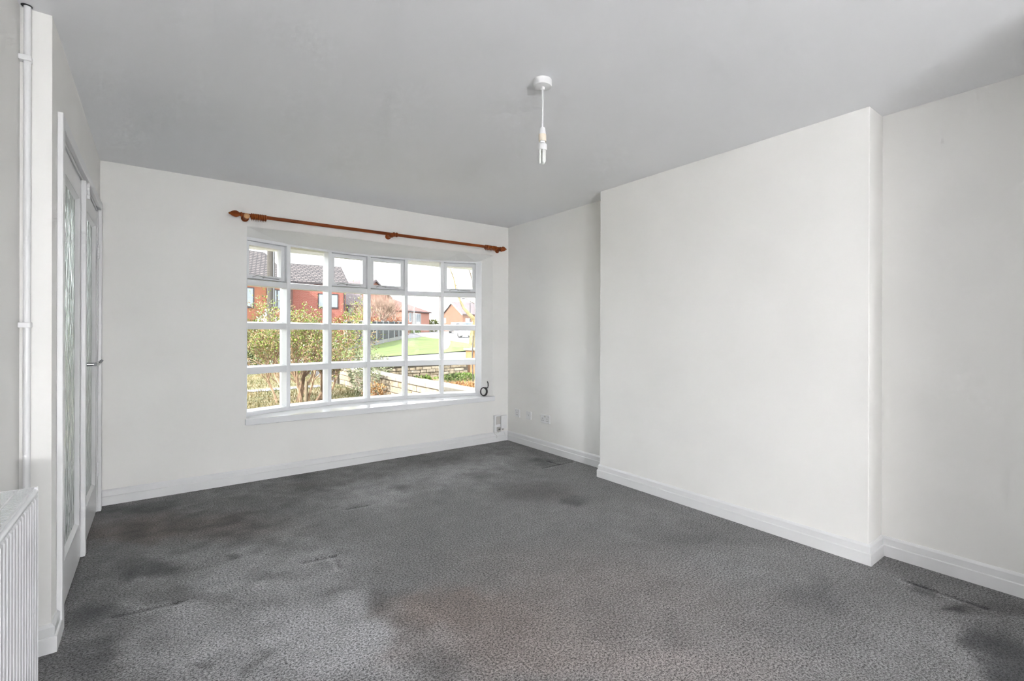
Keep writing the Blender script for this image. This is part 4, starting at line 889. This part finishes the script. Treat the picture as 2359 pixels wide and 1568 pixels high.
# red hipped semi down the street
A_, C_ = at(925, 68), at(989, 76)
hD, WD = house('hipped_house', 'red roofed semi-detached house with white bay windows', A_, C_, 8, 3.35, 5.1, 'brickC', 'tileR', [(1.2, 1.75, 1.75, 3.05), (2.0, 2.7, 1.75, 3.05), (WD_ := 3.0, 4.0, 1.75, 3.05), (4.9, 5.5, 1.4, 3.05)], 'frame_white', hip=3.6, hipl=1.0, chim=(1.55, 4, 4.6, 6.3, .55))
b = B().prism([(2.9, 0), (3.1, -.6), (4.2, -.6), (4.4, 0)], 0, 3.0).build('bay', 'render_white', hD, local=True)
for x in (3.15, 3.7): B().box(x, x + .42, -.63, -.6, 1.8, 2.9).build('bay_window', 'pane_sky', hD, local=True)
# far orange house with gable end to the street
A_, C_ = at(1019, 84), at(1066, 78)
hE, WE = house('far_house', 'far orange brick house with gable end', A_, C_, 9, 3.0, 5.0, 'brickE', 'tileP', [(.45, .85, 1.6, 2.5), (1.05, 1.45, 1.6, 2.5)], 'frame_white', gable_front=True, fasc='frame_white')
for y0 in (.5, 1.7, 4.0):
    wo = B().box(WE - .02, WE + .05, y0, y0 + .8, 1.3, 2.3).build('window', 'frame_white', hE, local=True)
    B().box(WE + .05, WE + .06, y0 + .1, y0 + .7, 1.4, 2.2).build('pane', 'pane_sky', wo, local=True)
A_, C_ = at(1068, 112), at(1130, 108)
hF, _ = house('rooflight_house', 'far red roofed house behind the leaning tree', A_, C_, 8, 3.6, 6.2, 'brickC', 'tileR', [(.5, 1.3, 1.5, 2.5), (2, 2.8, 1.5, 2.5)], 'frame_white')
for x in (.7, 1.7):
    B().hull([(x, 1.2, 4.38), (x + .6, 1.2, 4.38), (x + .6, 2.0, 4.90), (x, 2.0, 4.90)], [(x, 1.10, 4.56), (x + .6, 1.10, 4.56), (x + .6, 1.90, 5.08), (x, 1.90, 5.08)]).build('rooflight', 'render_white', hF, local=True)

# beech hedge and bare trees behind the fence
for i, (bx, d, w_, h_) in enumerate([(800, 31.5, 1.3, 1.0), (838, 35.0, 1.4, .98), (875, 40.0, 1.5, .98), (906, 45.5, 1.5, 1.03)]):
    lab = ['rust brown beech hedge clump beside the red brick house', 'rust brown beech hedge clump under the cut tree', 'rust brown beech hedge clump below the pollard tree', 'rust brown beech hedge clump at the far fence end'][i]
    leafy('beech_hedge', at(bx, d), (w_, .7, h_), 2200, 'hedge_red', lab, 'hedge', ls=(.08, .16), group='beech hedge behind the fence')
def bare_tree(name, p, h, r, lev, label, m1, m2, spread=.5, n=(3, 4), d0=(0, 0, 1), forks=1, shrink=(.55, .8), grav=.05):
    z0 = ground(*p); root = tag(empty(name, (p[0], p[1], z0)), label, 'tree')
    b = B(); b.tube([(p[0], p[1], z0 - .1), (p[0] + d0[0] * h * .15, p[1] + d0[1] * h * .15, z0 + h * .15), (p[0] + d0[0] * h * .3, p[1] + d0[1] * h * .3, z0 + h * .3)], [r * 1.2, r, r * .9], 8); b.build('trunk', m1, root, smooth=60)
    b = B(); tl = []
    for k in range(forks):
        a = 2 * math.pi * k / max(forks, 1)
        nd = Vector(d0) + Vector((math.cos(a), math.sin(a), 0)) * (.45 if forks > 1 else 0)
        grow(b, (p[0] + d0[0] * h * .29, p[1] + d0[1] * h * .29, z0 + h * .29), nd, h * .32, r * .7, lev, tl, spread, grav, n[0], n[1], .12, shrink)
    b.build('branches', m2, root, smooth=60)
    return root
bare_tree('pollard_tree', at(879, 38), 3.6, .22, 4, 'thick pollarded bare tree with upright twigs', 'trunk_dark', 'ashtwig', .75, (3, 4), forks=6, shrink=(.6, .9), grav=.07)
bare_tree('bare_tree', at(906, 45), 4.2, .12, 4, 'thin bare reddish tree at the fence end', 'ashtwig', 'ashtwig', .6, (4, 5), forks=4)
bare_tree('bare_tree', at(850, 42), 4.0, .10, 4, 'bare twiggy tree before the pink gabled house', 'ashtwig', 'ashtwig', .6, (4, 5), forks=4)
bare_tree('cut_tree', at(822, 31), 2.9, .13, 1, 'pale cut tree with stubby branches', 'palebranch', 'palebranch', .8, (2, 3), forks=5)
# leaning mossy tree at the right edge of the window view
p = at(1092, 20); z0 = ground(*p); t = tag(empty('leaning_tree', (p[0], p[1], z0)), 'mossy yellow trunked tree leaning over the street', 'tree')
def Q(px, py, d=20): a = at(px, d); return (a[0], a[1], hz(py, d))
B().tube([(p[0], p[1], z0 - .05), Q(1088, 780), Q(1091, 757), Q(1096, 742), Q(1092, 733)], [.20, .14, .12, .12, .11], 10).build('trunk', 'yellowbark', t, smooth=60)
b = B(); tl = []
b.tube([Q(1093, 736), Q(1080, 722), Q(1068, 709), Q(1059, 690), Q(1052, 674), Q(1045, 640), Q(1034, 612), Q(1026, 590)], [.10, .075, .055, .045, .035, .025, .018, .01], 7)
b.build('limb', 'yellowbark', t, smooth=60); b = B()
b.tube([Q(1061, 694), Q(1057, 672), Q(1050, 655)], [.025, .018, .01], 5); b.tube([Q(1092, 698), Q(1078, 690), Q(1066, 681), Q(1058, 668)], [.02, .015, .012, .008], 5)
b.tube([Q(1100, 700), Q(1090, 655), Q(1082, 625), Q(1070, 600)], [.04, .03, .02, .012], 6)
for px, py in ((1088, 645), (1084, 632), (1080, 618), (1050, 660), (1046, 645), (1092, 665), (1074, 606)):
    o = Q(px, py); grow(b, o, (rng.uniform(-1, .3), rng.uniform(-.5, .5), .4), .55, .012, 2, tl, .6, 0, 2, 3)
b.build('branches', 'trunk_dark', t, smooth=60)
q = at(1090.5, 11.5); tag(B().tube([(q[0], q[1], hz(772, 11.5)), (q[0] - .02, q[1], hz(800, 11.5)), (q[0] - .03, q[1], hz(830, 11.5)), (q[0], q[1], hz(880, 11.5)), (q[0] + .01, q[1], ground(*q) - .02)], .012, 6).build('dark_vine', 'cable', org=(q[0], q[1], ground(*q))), 'dark thin bare stem in front of the gate pier', 'plant')
# far greenery and street furniture
leafy('green_hedge', at(951, 66), (1.0, .8, .55), 700, 'greenhedge', 'bright green hedge before the red roofed house', 'hedge', ls=(.15, .3))
leafy('far_bush', at(997, 78), (1.4, 1.2, 1.0), 1200, 'conifer', 'dark green bushes beside the red roofed house', 'shrub', ls=(.15, .3))
leafy('rust_bush', at(936, 58), (.45, .5, .75), 500, 'hedge_red', 'rusty bush at the end of the fence', 'shrub', ls=(.12, .2))
def lamp_post(bx, d, top, label, m):
    p = at(bx, d); z0 = ground(*p); t = tag(empty('street_lamp', (p[0], p[1], z0)), label, 'street lamp')
    zt = hz(top, d); B().tube([(p[0], p[1], z0 - .1), (p[0], p[1], z0 + 1.2), (p[0], p[1], z0 + 1.25), (p[0], p[1], zt)], [.10, .10, .06, .045], 8).build('column', m, t)
    B().tube([(p[0], p[1], zt), (p[0] - .25, p[1] + .2, zt + .15), (p[0] - .6, p[1] + .45, zt + .18)], .035, 6).build('arm', m, t)
    B().box(p[0] - .95, p[0] - .55, p[1] + .4, p[1] + .6, zt + .12, zt + .24).build('lantern', m, t, bevel=.03)
lamp_post(954, 62, 655, 'slim grey street lamp before the red roofed house', 'lamp_post')
lamp_post(1083, 66, 690, 'dark street pole near the leaning tree', 'frame_dark')

def car(p, rz, label, m, sc=1.0):
    z0 = ground(*p); r = tag(empty('parked_car', (p[0], p[1], z0), rz), label, 'car')
    def loft(secs, name, mm, parent=r):
        b = B(); v = []; n = len(secs[0])
        for s in secs: v += s
        f = [(i * n + k, i * n + (k + 1) % n, (i + 1) * n + (k + 1) % n, (i + 1) * n + k) for i in range(len(secs) - 1) for k in range(n)] + [tuple(range(n)), tuple(range((len(secs) - 1) * n, len(secs) * n))]
        return b.add(v, f).build(name, mm, parent, local=True, smooth=40)
    def sec(x, w_, zb, zt): return [(x, -w_, zb), (x, w_, zb), (x, w_ * 1.03, (zb + zt) / 2), (x, w_ * .92, zt), (x, -w_ * .92, zt), (x, -w_ * 1.03, (zb + zt) / 2)]
    loft([sec(-2.05, .72, .38, .75), sec(-1.95, .82, .25, .95), sec(-1.0, .87, .22, .98), (sec(0.3, .87, .22, .96)), sec(1.2, .86, .22, .90), sec(1.9, .80, .25, .78), sec(2.05, .70, .36, .64)], 'body', m)
    loft([sec(-1.85, .74, .93, .97), sec(-1.35, .72, .93, 1.42), sec(-.4, .70, .93, 1.50), sec(.35, .70, .93, 1.44), sec(1.15, .74, .88, .92)], 'cabin', 'car_glass')
    loft([sec(-1.40, .66, 1.40, 1.45), sec(-.4, .66, 1.46, 1.54), sec(.38, .66, 1.42, 1.47)], 'roof', m)
    for x in (-1.25, 1.3):
        for y in (-.86, .70):
            wv = B().lathe([(.30, 0), (.32, .03), (.32, .13), (.30, .16)], (x, y, .31), 'y', 16).build('wheel', 'tyre', r, local=True)
            B().lathe([(.18, -.01), (.18, .17)], (x, y, .31), 'y', 12).build('hub', 'steel', wv, local=True)
    for y in (-.5, .5): B().box(1.97, 2.04, y - .16, y + .16, .60, .72).build('headlamp', 'render_white', r, local=True, bevel=.02)
    return r
view = lambda d: math.atan2(-CYW, -SY)
car(at(1050, 70), math.atan2(-CYW, -SY) + .12, 'white car facing down the far road', 'car_white')
car(at(1071, 57), math.atan2(-CYW, -SY) + 0.45, 'beige silver car parked by the road', 'car_silver')
car(at(1094, 48), math.atan2(-CYW, -SY) + 1.0, 'white car parked behind the leaning tree', 'car_white')
